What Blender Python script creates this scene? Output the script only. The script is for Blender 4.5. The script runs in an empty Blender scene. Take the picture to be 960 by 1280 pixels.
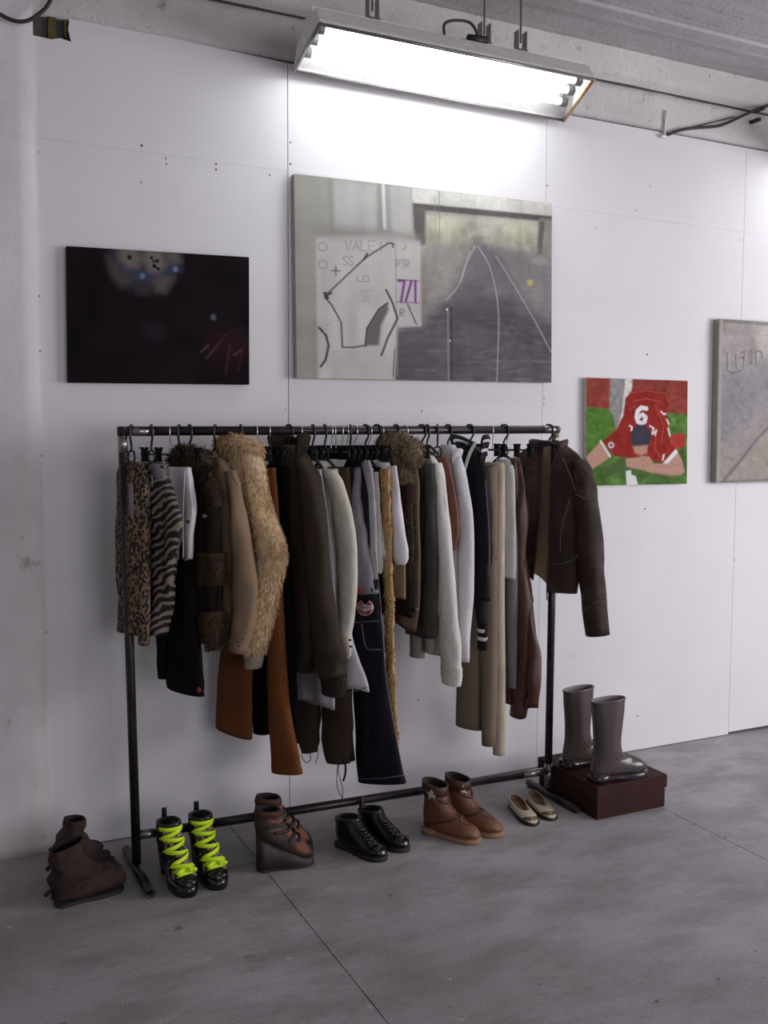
import bpy, bmesh, math, random
import numpy as np
from mathutils import Vector, Matrix, noise

SC = bpy.context.scene
COL = SC.collection
PI = math.pi

# ------------------------------------------------------------------ camera
F_PX, CAM = 1200.12, Vector((-1.4927, -3.4899, 1.4532))
YAW, PITCH, ROLL = math.radians(25.7283), math.radians(-4.1794), math.radians(0.2498)
FWD = Vector((math.sin(YAW)*math.cos(PITCH), math.cos(YAW)*math.cos(PITCH), math.sin(PITCH)))
_r = Vector((math.cos(YAW), -math.sin(YAW), 0)); _u = _r.cross(FWD)
RGT = math.cos(ROLL)*_r + math.sin(ROLL)*_u
UPV = -math.sin(ROLL)*_r + math.cos(ROLL)*_u
cam = bpy.data.cameras.new('camera'); camo = bpy.data.objects.new('camera', cam); COL.objects.link(camo)
M = Matrix.Identity(4)
for i in range(3):
    M[i][0], M[i][1], M[i][2], M[i][3] = RGT[i], UPV[i], -FWD[i], CAM[i]
camo.matrix_world = M
cam.sensor_fit = 'HORIZONTAL'; cam.sensor_width = 36; cam.lens = F_PX/960*36
cam.clip_start = 0.05; cam.clip_end = 100
SC.camera = camo

# ------------------------------------------------------------------ world, daylight, exposure
W = bpy.data.worlds.new('world'); SC.world = W; W.use_nodes = True
W.node_tree.nodes['Background'].inputs[0].default_value = (0.95, 0.93, 1.0, 1)
W.node_tree.nodes['Background'].inputs[1].default_value = 0.24
def area(name, loc, look, sx, sy, power, color):
    l = bpy.data.lights.new(name, 'AREA'); l.shape = 'RECTANGLE'; l.size = sx; l.size_y = sy
    l.energy = power; l.color = color
    o = bpy.data.objects.new(name, l); COL.objects.link(o); o.location = loc
    o.rotation_euler = (Vector(look)-Vector(loc)).to_track_quat('-Z', 'Y').to_euler()
    return o
area('window_daylight_right', (4.5, -3.3, 1.65), (0.6, -0.3, 0.8), 2.6, 1.9, 158, (0.98, 0.96, 1.0))
area('window_daylight_rear', (0.6, -7.5, 1.7), (-0.3, 0, 0.7), 3.0, 1.8, 85, (0.98, 0.96, 1.0))
TUBE_STRENGTH = 12.0
VS = SC.view_settings
VS.view_transform = 'Standard'; VS.look = 'None'; VS.gamma = 1.0; VS.use_curve_mapping = False
VS.exposure = -0.13

# ------------------------------------------------------------------ helpers
def ray(px, py):
    return FWD*F_PX + RGT*(px-480) + UPV*(640-py)
def hit(px, py, n, p0):
    d = ray(px, py); n = Vector(n)
    return CAM + d*((Vector(p0)-CAM).dot(n)/d.dot(n))
def proj(P):
    d = Vector(P)-CAM; z = d.dot(FWD)
    return 480+F_PX*d.dot(RGT)/z, 640-F_PX*d.dot(UPV)/z
def pxm(P):
    return F_PX/(Vector(P)-CAM).dot(FWD)
def lerp(a, b, t): return a+(b-a)*t
def hexc(h):
    c = [int(h[i:i+2], 16)/255 for i in (0, 2, 4)]
    return tuple(x/12.92 if x <= 0.04045 else ((x+0.055)/1.055)**2.4 for x in c)+(1,)

def tag(o, label=None, cat=None, group=None, kind=None):
    if label: o['label'] = label
    if cat: o['category'] = cat
    if group: o['group'] = group
    if kind: o['kind'] = kind
    return o
def thing(name, label, cat, loc=(0, 0, 0), rz=0.0, group=None):
    o = bpy.data.objects.new(name, None); o.empty_display_size = 0.05
    COL.objects.link(o); o.location = loc; o.rotation_euler = (0, 0, rz)
    return tag(o, label, cat, group)
def obj(name, bm, mat, parent=None, world=False, smooth=True, label=None):
    """link a bmesh as one object; world=True: verts are in world space, moved into the parent's frame"""
    me = bpy.data.meshes.new(name)
    if parent is not None and world:
        root = parent
        while root.parent: root = root.parent
        mi = (Matrix.Translation(root.location) @ root.rotation_euler.to_matrix().to_4x4()).inverted()
        bmesh.ops.transform(bm, matrix=mi, verts=bm.verts)
    bmesh.ops.recalc_face_normals(bm, faces=bm.faces)
    bm.to_mesh(me); bm.free()
    if smooth:
        for p in me.polygons: p.use_smooth = True
    for m in (mat if isinstance(mat, (list, tuple)) else [mat]): me.materials.append(m)
    o = bpy.data.objects.new(name, me); COL.objects.link(o)
    if parent is not None: o.parent = parent
    if label: o['label'] = label
    return o
def struct(name, bm, mat, smooth=False):
    o = obj(name, bm, mat, smooth=smooth); o['kind'] = 'structure'; return o

def add_rings(bm, rings, cap0=True, cap1=True, closed=True, mi=0):
    vs = [[bm.verts.new(p) for p in r] for r in rings]
    n = len(rings[0])
    for a, b in zip(vs, vs[1:]):
        for i in range(n if closed else n-1):
            j = (i+1) % n
            f = bm.faces.new((a[i], a[j], b[j], b[i])); f.material_index = mi
    if cap0: bm.faces.new(vs[0]).material_index = mi
    if cap1: bm.faces.new(list(reversed(vs[-1]))).material_index = mi
    return vs
def add_box(bm, c, s, bev=0.0, mi=0, rot=None):
    b2 = bmesh.new(); bmesh.ops.create_cube(b2, size=1)
    bmesh.ops.scale(b2, vec=s, verts=b2.verts)
    if bev: bmesh.ops.bevel(b2, geom=list(b2.edges), offset=bev, segments=2, affect='EDGES', profile=0.5)
    if rot is not None: bmesh.ops.transform(b2, matrix=rot, verts=b2.verts)
    bmesh.ops.translate(b2, vec=c, verts=b2.verts)
    join(bm, b2, mi)
def join(bm, b2, mi=0):
    mp = {v: bm.verts.new(v.co) for v in b2.verts}
    for f in b2.faces:
        try: g = bm.faces.new([mp[v] for v in f.verts]); g.material_index = mi
        except ValueError: pass
    b2.free()
def smooth_path(pts, n):
    """Catmull-Rom through the points"""
    pts = [Vector(p) for p in pts]
    P = [pts[0]*2-pts[1]]+pts+[pts[-1]*2-pts[-2]]
    out = []
    m = len(pts)-1
    for k in range(n+1):
        t = k/n*m; i = min(int(t), m-1); t -= i
        a, b, c, d = P[i:i+4]
        out.append(0.5*((2*b)+(c-a)*t+(2*a-5*b+4*c-d)*t*t+(3*b-a-3*c+d)*t**3))
    return out
def add_tube(bm, pts, r, n=10, sm=0, caps=True, mi=0, flat=None, up=(0, 0, 1)):
    pts = smooth_path(pts, sm) if sm else [Vector(p) for p in pts]
    rings = []; m = len(pts)
    T0 = (pts[1]-pts[0]).normalized()
    ref = Vector(up)
    if abs(T0.dot(ref)) > 0.95: ref = Vector((1, 0, 0))
    nrm = (ref-T0*ref.dot(T0)).normalized()
    for k, p in enumerate(pts):
        T = (pts[min(k+1, m-1)]-pts[max(k-1, 0)]).normalized()
        nrm = (nrm-T*nrm.dot(T)).normalized(); bi = T.cross(nrm)
        rr = r[k*(len(r)-1)//max(m-1, 1)] if isinstance(r, (list, tuple)) else r
        ra, rb = (rr, rr) if flat is None else (rr, flat)
        rings.append([p+nrm*(ra*math.cos(2*PI*i/n))+bi*(rb*math.sin(2*PI*i/n)) for i in range(n)])
    add_rings(bm, rings, caps, caps, mi=mi)
def add_prism(bm, outline, d, mi=0):
    """outline: list of 3D points, extruded by vector d"""
    a = [Vector(p) for p in outline]; b = [p+Vector(d) for p in a]
    add_rings(bm, [a, b], mi=mi)
def add_torus(bm, c, A, B, ra, rb, r0, r1, n=28, m=8, wob=0.0, seed=0):
    """ring in the plane A,B; tube section r0 (radial) x r1 (axial)"""
    A, B, c = Vector(A), Vector(B), Vector(c); Nn = A.cross(B).normalized(); rs = []
    for i in range(n):
        a = 2*PI*i/n; d = A*math.cos(a)*ra+B*math.sin(a)*rb; dn = d.normalized()
        w = 1+wob*noise.noise(Vector((math.cos(a)*1.5, math.sin(a)*1.5, seed)))
        rs.append([c+d+dn*(r0*w*math.cos(2*PI*j/m))+Nn*(r1*w*math.sin(2*PI*j/m)) for j in range(m)])
    vs = [[bm.verts.new(p) for p in r] for r in rs]
    for i in range(n):
        for j in range(m):
            bm.faces.new((vs[i][j], vs[(i+1) % n][j], vs[(i+1) % n][(j+1) % m], vs[i][(j+1) % m]))

# ------------------------------------------------------------------ materials
MATS = {}
class NT:
    def __init__(s, name):
        s.m = bpy.data.materials.new(name); s.m.use_nodes = True
        s.t = s.m.node_tree; s.b = s.t.nodes['Principled BSDF']
        s.tc = s.t.nodes.new('ShaderNodeTexCoord')
    def n(s, kind, **kw):
        nd = s.t.nodes.new('ShaderNode'+kind)
        for k, v in kw.items():
            if k.startswith('i_'):
                key = k[2:]; key = int(key) if key.isdigit() else key.replace('_', ' ')
                nd.inputs[key].default_value = v
            else: setattr(nd, k, v)
        return nd
    def l(s, a, b): s.t.links.new(a, b)
    def co(s, scale=(1, 1, 1), rot=(0, 0, 0), loc=(0, 0, 0)):
        mp = s.n('Mapping'); mp.inputs['Scale'].default_value = scale
        mp.inputs['Rotation'].default_value = rot; mp.inputs['Location'].default_value = loc
        s.l(s.tc.outputs['Object'], mp.inputs[0]); return mp.outputs[0]
    def noise(s, scale, detail=4, rough=0.55, vec=None, dist=0.0):
        nd = s.n('TexNoise'); nd.inputs['Scale'].default_value = scale; nd.inputs['Detail'].default_value = detail
        nd.inputs['Roughness'].default_value = rough; nd.inputs['Distortion'].default_value = dist
        s.l(vec if vec is not None else s.tc.outputs['Object'], nd.inputs['Vector']); return nd.outputs['Fac']
    def voro(s, scale, vec=None, feature='F1', out='Distance', rnd=1.0):
        nd = s.n('TexVoronoi', feature=feature); nd.inputs['Scale'].default_value = scale
        nd.inputs['Randomness'].default_value = rnd
        s.l(vec if vec is not None else s.tc.outputs['Object'], nd.inputs['Vector']); return nd.outputs[out]
    def wave(s, scale, dist=0, vec=None, axis='X', detail=2, dscale=1.0, kind='BANDS'):
        nd = s.n('TexWave', wave_type=kind)
        if kind == 'BANDS': nd.bands_direction = axis
        nd.inputs['Scale'].default_value = scale; nd.inputs['Distortion'].default_value = dist
        nd.inputs['Detail'].default_value = detail; nd.inputs['Detail Scale'].default_value = dscale
        s.l(vec if vec is not None else s.tc.outputs['Object'], nd.inputs['Vector']); return nd.outputs['Fac']
    def ramp(s, fac, stops, interp='LINEAR'):
        r = s.n('ValToRGB'); cr = r.color_ramp; cr.interpolation = interp
        while len(cr.elements) < len(stops): cr.elements.new(0.5)
        for e, (p, c) in zip(cr.elements, stops):
            e.position = p; e.color = c if not isinstance(c, (int, float)) else (c, c, c, 1)
        s.l(fac, r.inputs[0]); return r.outputs[0]
    def mix(s, fac, a, b, mode='MIX'):
        mx = s.n('Mix', data_type='RGBA', blend_type=mode)
        for v, k in ((fac, 0), (a, 6), (b, 7)):
            if isinstance(v, (int, float)): mx.inputs[k].default_value = v
            elif isinstance(v, tuple): mx.inputs[k].default_value = v
            else: s.l(v, mx.inputs[k])
        return mx.outputs[2]
    def math(s, op, a, b=None):
        nd = s.n('Math', operation=op)
        for v, k in ((a, 0), (b, 1)):
            if v is None: continue
            if isinstance(v, (int, float)): nd.inputs[k].default_value = v
            else: s.l(v, nd.inputs[k])
        return nd.outputs[0]
    def bump(s, h, strength=0.3, dist=0.005):
        b = s.n('Bump'); b.inputs['Strength'].default_value = strength; b.inputs['Distance'].default_value = dist
        s.l(h, b.inputs['Height']); s.l(b.outputs[0], s.b.inputs['Normal'])
    def out(s, col=None, rough=0.8, metal=0.0, spec=0.5):
        if col is not None:
            if isinstance(col, tuple): s.b.inputs['Base Color'].default_value = col
            else: s.l(col, s.b.inputs['Base Color'])
        if isinstance(rough, (int, float)): s.b.inputs['Roughness'].default_value = rough
        else: s.l(rough, s.b.inputs['Roughness'])
        s.b.inputs['Metallic'].default_value = metal
        s.b.inputs['Specular IOR Level'].default_value = spec
        MATS[s.m.name] = s.m
        return s.m
def dk(c, k): return (c[0]*k, c[1]*k, c[2]*k, 1)
def cloth(name, h, rough=0.9, var=0.25, scale=14, weave=420, bs=0.3, spec=0.06):
    s = NT(name); c = hexc(h)
    col = s.ramp(s.noise(scale, 5, 0.6), [(0.3, dk(c, 1-var)), (0.7, dk(c, 1+var*0.5))])
    s.bump(s.math('ADD', s.noise(weave, 2), s.math('MULTIPLY', s.noise(28, 3), 3.0)), bs, 0.004)
    return s.out(col, rough, spec=spec)
def leather(name, h, rough=0.42, var=0.35, bs=0.25, scale=9, spec=0.5, h2=None):
    s = NT(name); c = hexc(h); c2 = hexc(h2) if h2 else dk(c, 1+var)
    nz = s.noise(scale, 6, 0.65)
    col = s.ramp(nz, [(0.28, dk(c, 1-var)), (0.5, c), (0.75, c2)])
    s.bump(s.math('ADD', s.voro(330), s.math('MULTIPLY', s.noise(22, 4), 2.5)), bs, 0.003)
    return s.out(col, s.ramp(nz, [(0.3, rough+0.12), (0.7, rough-0.08)]), spec=spec)
def plain(name, h, rough=0.5, metal=0.0, spec=0.5, bs=0.0):
    s = NT(name); c = hexc(h)
    nz = s.noise(40, 3)
    if bs: s.bump(nz, bs, 0.002)
    return s.out(s.ramp(nz, [(0.3, dk(c, 0.88)), (0.7, dk(c, 1.08))]), rough, metal, spec)
def cord(name, h, ribs=95, rough=0.9):
    s = NT(name); c = hexc(h)
    w = s.wave(ribs, 0.4, axis='Y')
    s.bump(w, 0.5, 0.003)
    return s.out(s.mix(0.5, s.ramp(s.noise(11, 4), [(0.3, dk(c, 0.75)), (0.7, dk(c, 1.15))]), s.ramp(w, [(0, dk(c, 0.7)), (1, dk(c, 1.1))])), rough, spec=0.15)
def knit(name, h, rows=70, rough=0.95, axis='Z', depth=0.6, var=0.12):
    s = NT(name); c = hexc(h)
    w = s.wave(rows, 1.2, axis=axis, dscale=3)
    s.bump(s.math('ADD', w, s.noise(160, 2)), depth, 0.004)
    return s.out(s.ramp(s.noise(8, 4), [(0.3, dk(c, 1-var)), (0.7, c)]), rough, spec=0.15)
def furmat(name, stops, scale=7, zs=0.35):
    s = NT(name)
    nz = s.noise(scale, 5, 0.7, vec=s.co((1, 1, zs)))
    fine = s.noise(170, 2, vec=s.co((1, 1, 0.25)))
    col = s.ramp(s.math('ADD', s.math('MULTIPLY', nz, 0.7), s.math('MULTIPLY', fine, 0.3)), stops)
    return s.out(col, 0.75, spec=0.25)
# wall, ceiling, floor ---------------------------------------------------------
def mk_wall():
    s = NT('painted_board'); c = hexc('dddade')
    nz = s.noise(2.2, 5, 0.6)
    col = s.ramp(nz, [(0.25, dk(c, 0.93)), (0.75, dk(c, 1.02))])
    sm = s.ramp(s.noise(5.5, 6, 0.75), [(0.66, 0.0), (0.80, 0.25)])
    col = s.mix(sm, col, hexc('c2bdc0'))
    s.bump(s.noise(60, 4), 0.06, 0.004)
    return s.out(col, 0.62, spec=0.3)
def mk_conc(name, h, dark, amt=0.62, bs=0.5, wood=False):
    s = NT(name); c = hexc(h)
    col = s.ramp(s.noise(3.0, 8, 0.65), [(0.25, dk(c, 0.80)), (0.7, dk(c, 1.03))])
    st = s.ramp(s.noise(9, 8, 0.8, vec=s.co((1, 1, 0.8))), [(amt, 0.0), (amt+0.1, 0.8)])
    col = s.mix(st, col, hexc(dark))
    h2 = s.math('ADD', s.math('MULTIPLY', s.noise(6, 6, 0.7), 2.0), s.noise(55, 4))
    if wood:
        w = s.wave(3.2, 0.6, axis='Y', detail=3)
        col = s.mix(s.ramp(w, [(0.0, 0.25), (0.06, 0.0)]), col, dk(c, 0.62))
        h2 = s.math('ADD', h2, s.math('MULTIPLY', w, 0.3))
    s.bump(h2, bs, 0.02)
    return s.out(col, 0.85, spec=0.25)
def mk_floor():
    s = NT('worn_concrete')
    a = hexc('a19da0'); 
    big = s.noise(0.9, 6, 0.6)
    col = s.ramp(big, [(0.36, dk(a, 0.68)), (0.64, dk(a, 1.05))])
    mid = s.noise(4.5, 8, 0.72, vec=s.co((0.6, 1.3, 1)))
    col = s.mix(s.ramp(mid, [(0.38, 0.5), (0.56, 0.0)]), col, hexc('625d5e'))
    sp = s.ramp(s.noise(11, 6, 0.75), [(0.635, 0.0), (0.70, 0.6)])
    col = s.mix(sp, col, hexc('c6c2bf'))
    sp2 = s.ramp(s.noise(17, 4, 0.6, vec=s.co((0.8, 1.5, 1), loc=(3, 7, 0))), [(0.685, 0.0), (0.71, 0.7)])
    col = s.mix(sp2, col, hexc('4b4342'))
    fine = s.noise(240, 3)
    col = s.mix(0.5, col, s.mix(1.0, col, s.ramp(fine, [(0.35, 0.45), (0.65, 1.55)]), 'MULTIPLY'))
    s.bump(s.math('ADD', s.math('MULTIPLY', mid, 3), fine), 0.25, 0.004)
    return s.out(col, s.ramp(mid, [(0.3, 0.50), (0.7, 0.72)]), spec=0.4)
MW = mk_wall(); MC = mk_conc('concrete_column', 'dad5d7', '8d7f76', 0.60, 0.1); MB = mk_conc('concrete_beam', 'cfcccb', '746d6a', 0.585, 0.3)
MCE = mk_conc('concrete_ceiling', 'b4b1b3', '7b787c', 0.60, 0.3, wood=True); MF = mk_floor()
MDARK = plain('dark_gap', '4a4647', 0.9); MHOLE = plain('screw_mark', '55504f', 0.8)
MWOOD = cloth('old_wood', '5d5433', 0.8, 0.4, 30)

S1, S2, S3 = -0.2187, 0.9522, 2.1047
# board wall: panels with real gaps over a dark backing
bm = bmesh.new()
def board(pts, mi=0):
    add_prism(bm, [(x, 0.0, z) for x, z in pts], (0, 0.0125, 0), mi)
HS = 2.468
xs = [(-1.124, S1-0.0015), (S1+0.0015, S2-0.001), (S2+0.001, S3-0.001), (S3+0.001, 3.27), (3.274, 4.45)]
for i, (a, b) in enumerate(xs):
    z0 = 0.004 if i < 3 else 0.014
    board([(a, z0), (b, z0), (b, HS-0.0003), (a, HS-0.0003)])
    if i == 0:
        board([(a, HS+0.0003), (b, HS+0.0003), (b, 2.862), (-0.998, 2.884), (-1.004, 2.84), (-0.995, 2.80), (-1.03, 2.806), (-1.06, 2.797), (a, 2.80)])
    else:
        board([(a, HS+0.0003), (b, HS+0.0003), (b, 2.862), (a, 2.862)])
# screw heads and marks on the boards
rnd = random.Random(5)
marks = [(177, 182, 3), (176, 228, 2), (133, 28, 2), (207, 198, 2), (208, 205, 2), (270, 205, 2.5), (270, 212, 2.5), (337, 219, 2), (325, 68, 2),
         (226, 47, 1.5), (363, 178, 2), (363, 205, 2.5), (49, 370, 2), (50, 439, 2), (52, 570, 3), (53, 643, 3), (58, 790, 2), (48, 190, 1.5),
         (809, 443, 2.2), (806, 636, 2), (527, 514, 2), (860, 270, 1.5), (795, 263, 1.5), (684, 232, 2), (680, 498, 1.5), (357, 512, 1.5),
         (680, 505, 1.5), (917, 470, 1.5), (926, 300, 1.5), (918, 700, 1.5), (797, 895, 2), (523, 875, 2.0), (716, 820, 1.5), (174, 560, 1.5), (745, 285, 1.2), (813, 233, 1.5)]
for px, py, r in marks:
    P = hit(px, py, (0, 1, 0), (0, 0, 0)); k = r*0.55/pxm(P)
    add_prism(bm, [(P.x+k*math.cos(t*PI/4), -0.0008, P.z+k*math.sin(t*PI/4)) for t in range(8)], (0, 0.003, 0), 1)
struct('wall_back', bm, [MW, MHOLE])
bm = bmesh.new(); add_box(bm, (1.6, 0.075, 1.45), (5.8, 0.10, 3.4)); struct('trim_1', bm, MDARK)
bm = bmesh.new(); add_box(bm, (-1.055, 0.016, 2.84), (0.026, 0.012, 0.085), 0.002); add_box(bm, (-1.012, 0.016, 2.85), (0.012, 0.010, 0.07), 0.002)
struct('trim_2', bm, MWOOD)
# concrete column at the left, its face rough and slightly uneven
bm = bmesh.new()
nx, nz = 26, 90; X0c, X1c = -2.6, -1.119; g = []
for j in range(nz+1):
    row = []
    for i in range(nx+1):
        x = lerp(X0c, X1c, i/nx); z = 3.3*j/nz
        if i == nx: x += 0.006*noise.noise(Vector((z*3, 1.3, 0)))+0.003*noise.noise(Vector((z*14, 4, 0)))
        y = -0.012+0.006*noise.noise(Vector((x*2.4, z*2.1, 5)))+0.002*noise.noise(Vector((x*14, z*14, 2)))
        row.append(bm.verts.new((x, y, z)))
    g.append(row)
for j in range(nz):
    for i in range(nx): bm.faces.new((g[j][i], g[j][i+1], g[j+1][i+1], g[j+1][i]))
geo = bmesh.ops.extrude_face_region(bm, geom=list(bm.faces))
bmesh.ops.translate(bm, vec=(0, 0.12, 0), verts=[v for v in geo['geom'] if isinstance(v, bmesh.types.BMVert)])
struct('wall_left', bm, MC, True)
# beam over the boards, with a groove under its upper band
bm = bmesh.new()
def rough_band(x0, x1, prof, nx=130, amp=0.004, seed=0):
    rows = []
    for i in range(nx+1):
        x = lerp(x0, x1, i/nx)
        rows.append([bm.verts.new((x, y+amp*noise.noise(Vector((x*9, z*17, seed)))+amp*.6*noise.noise(Vector((x*31, z*40, seed))), z+amp*.6*noise.noise(Vector((x*6, k, seed))))) for k, (y, z) in enumerate(prof)])
    for a, b in zip(rows, rows[1:]):
        for j in range(len(prof)-1): bm.faces.new((a[j], b[j], b[j+1], a[j+1]))
prof = [(0.03, 2.874), (-0.004, 2.874), (-0.006, 2.90), (-0.006, 2.95), (-0.008, 3.0), (-0.008, 3.026), (0.045, 3.026), (0.050, 3.052), (-0.030, 3.052), (-0.034, 3.08), (-0.036, 3.12), (-0.038, 3.16), (-0.038, 3.30)]
rough_band(-2.6, 4.5, prof)
struct('trim_3', bm, MB, True)
bm = bmesh.new(); add_box(bm, (0.95, -2.9, 3.25), (7.1, 6.0, 0.16)); struct('ceiling', bm, MCE)
# ridge cast along the ceiling near the beam
bm = bmesh.new(); add_box(bm, (0.95, -0.30, 3.166), (7.1, 0.10, 0.02), 0.006); struct('trim_4', bm, MCE)
# floor slabs with open joints
bm = bmesh.new()
def slab(x0, x1, y0, y1, seed):
    def edge(a, b, n, s):
        return [Vector(a).lerp(Vector(b), k/n)+Vector((0.0035*noise.noise(Vector((k*0.9, s, 0))), 0.0035*noise.noise(Vector((k*0.9, s, 9))), 0)) for k in range(n)]
    c = [(x0, y0, 0), (x1, y0, 0), (x1, y1, 0), (x0, y1, 0)]
    pts = sum((edge(c[i], c[(i+1) % 4], 60, seed+i) for i in range(4)), [])
    add_prism(bm, pts, (0, 0, -0.05))
J = 0.0016
jx = [-3.2, -0.477, 1.135, 2.75, 4.6]; jy = [-6.0, -0.905, 0.06]
for i in range(4):
    for j in range(2):
        gy = J*(0.3 if i in (1, 2) else 0.12)
        slab(jx[i]+J, jx[i+1]-J, jy[j]+gy, jy[j+1]-gy, i*7+j)
add_box(bm, (0.7, -3, -0.075), (7.8, 6.1, 0.12), mi=1)
struct('floor', bm, [MF, plain('joint_dirt', '4d4745', 0.95)])

# ------------------------------------------------------------------ fluorescent fittings
MENAM = plain('white_enamel', 'e2e0de', 0.35); MTIN = plain('galvanised', '8a8886', 0.35, 0.8); MBLK = plain('black_plastic', '201e22', 0.4, spec=0.4)
MSOCK = plain('socket_grey', '77767a', 0.5); MBRASS = plain('yellowed_edge', 'a8814a', 0.4, 0.3)
MCABLE = plain('black_cable', '1d1b1e', 0.55)
s = NT('lit_tube'); s.b.inputs['Emission Color'].default_value = (0.93, 0.97, 1.0, 1); s.b.inputs['Emission Strength'].default_value = TUBE_STRENGTH
MTUBE = s.out((0.9, 0.9, 0.9, 1), 0.4)
NL, NR, FR, FL = Vector((-0.309, -0.548, 2.78)), Vector((0.765, -0.556, 2.78)), Vector((1.005, -0.050, 2.815)), Vector((-0.215, -0.060, 2.815))
def mk_fitting(label):
    t = thing('fluorescent_light', label, 'light', (0.3, -0.3, 2.80), 0, 'fluorescent lights along the beam')
    upn = (NR-NL).cross(FL-NL).normalized()
    if upn.z < 0: upn = -upn
    def P(u, v, h):   # u along, v from near to far edge
        return NL.lerp(NR, u).lerp(FL.lerp(FR, u), v)+upn*h
    # reflector: bent sheet, two sloping wings and a flat back
    bm = bmesh.new(); sec = [(0, 0), (0.02, 0.012), (0.16, 0.068), (0.18, 0.074), (0.82, 0.074), (0.84, 0.068), (0.98, 0.012), (1, 0)]
    rings = []
    for u in [k/16 for k in range(17)]:
        inn = [P(u, v, h) for v, h in sec]; out = [P(u, v+(0.012 if v < .5 else -0.012)*0-0.0, h+0.006) for v, h in reversed(sec)]
        rings.append(inn+out)
    add_rings(bm, rings); obj('reflector', bm, MENAM, t, True, False)
    bm = bmesh.new()
    rr = [[P(u, 0.30, 0.080), P(u, 0.32, 0.110), P(u, 0.68, 0.110), P(u, 0.70, 0.080)] for u in (0.0, 1.0)]
    add_rings(bm, rr); obj('gear_housing', bm, MENAM, t, True, False)
    for u in (0, 1):
        bm = bmesh.new(); d = (P(1, .5, 0)-P(0, .5, 0)).normalized()*(0.004 if u else -0.004)
        add_prism(bm, [P(u, v, h-0.002) for v, h in sec], d)
        obj('end_plate', bm, MENAM, t, True, False)
        bm = bmesh.new(); add_tube(bm, [P(u, -0.005, 0), P(u, 1.005, 0)], 0.007, 8); obj('end_lip', bm, MBRASS if u else MTIN, t, True, label='yellowed lip at the right end' if u else None)
    for v in (0, 1):
        bm = bmesh.new(); add_tube(bm, [P(0, v, 0), P(1, v, 0)], 0.006, 8); obj('edge_lip', bm, MTIN, t, True)
    for v in (0.25, 0.5, 0.75):
        bm = bmesh.new(); hh = 0.036 if v == 0.5 else 0.032
        add_tube(bm, [P(0.035, v, hh), P(0.955, v, hh)], 0.013, 14); obj('tube', bm, MTUBE, t, True)
        for u in (0.022, 0.965):
            bm = bmesh.new(); d = (P(1, v, 0)-P(0, v, 0)).normalized()
            add_tube(bm, [P(u, v, hh)-d*0.014, P(u, v, hh)+d*0.014], 0.019, 12); add_tube(bm, [P(u, v, hh), P(u, v, 0.074)], 0.011, 8)
            obj('socket', bm, MSOCK, t, True)
    for u in (0.20, 0.60, 0.74):
        bm = bmesh.new(); c = P(u, 0.34, 0.110)
        for dx in (-0.018, 0.018): add_box(bm, c+Vector((dx, 0, 0.035)), (0.003, 0.03, 0.07))
        add_box(bm, c+Vector((0, 0, 0.002)), (0.05, 0.03, 0.003)); add_tube(bm, [c+Vector((0, 0, 0.03)), (c.x, c.y, 3.172)], 0.004, 8)
        obj('bracket', bm, MTIN, t, True, False)
    c = P(0.56, 0.30, 0.105)
    bm = bmesh.new(); add_tube(bm, [c+Vector((-0.13, -0.01, -0.01)), c+Vector((-0.13, -0.01, 0.03)), c+Vector((-0.09, -0.01, 0.05)), c+Vector((-0.03, -0.01, 0.055)), c+Vector((0.0, -0.01, 0.03)), c+Vector((0.01, 0, 0.0))], 0.005, 8, 24)
    add_tube(bm, [c+Vector((-0.03, -0.005, 0)), c+Vector((0.045, -0.005, 0.006))], 0.016, 10); obj('feed_cable', bm, MCABLE, t, True)
    return t
fit1 = mk_fitting('long white fluorescent light with three lit tubes above the big underpass painting')
fit2 = fit1.copy(); COL.objects.link(fit2); fit2.location.x += 2.56; fit2['label'] = 'second fluorescent light beyond the right edge of the grey road canvas'
for ch in list(fit1.children):
    c = ch.copy(); COL.objects.link(c); c.parent = fit2
# ------------------------------------------------------------------ loose cables
bm = bmesh.new()
def onY(px, py, y): return hit(px, py, (0, 1, 0), (0, y, 0))
add_tube(bm, [onY(-30, 0, -0.06), onY(0, 18, -0.05), onY(18, 26, -0.05), onY(34, 26, -0.05), onY(48, 18, -0.05), onY(60, 6, -0.05), onY(68, -14, -0.06), onY(74, -40, -0.03)], 0.0065, 10, 40)
tag(obj('hanging_cable', bm, MCABLE), 'black cable looping down over the concrete column at top left', 'cable')
t = thing('wall_cable', 'black cable climbing from the clamp over the red shirt painting to the beam', 'cable', onY(830, 172, -0.015))
bm = bmesh.new(); add_tube(bm, [onY(831, 170, -0.012), onY(850, 163, -0.02), onY(868, 160, -0.02), onY(890, 158.5, -0.02), onY(905, 155.5, -0.02), onY(930, 144, -0.035), onY(948, 136, -0.05), onY(975, 128, -0.05), onY(1010, 124, -0.05)], 0.0065, 10, 40)
obj('cable', bm, MCABLE, t, True)
bm = bmesh.new(); add_tube(bm, [onY(862, 160.5, -0.02), onY(890, 153, -0.02), onY(918, 146, -0.02)], 0.003, 8, 16); obj('thin_wire', bm, MCABLE, t, True)
bm = bmesh.new(); add_tube(bm, [onY(832.5, 138, -0.014), onY(830.5, 170, -0.014)], 0.005, 8); add_box(bm, onY(829, 171, -0.01), (0.035, 0.02, 0.012), 0.003); obj('conduit', bm, MENAM, t, True)
for q in ((949, 137), (944, 151)):
    bm = bmesh.new(); add_box(bm, onY(q[0], q[1], -0.035), (0.02, 0.06, 0.016), 0.003); obj('clip', bm, MCABLE, t, True)
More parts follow.
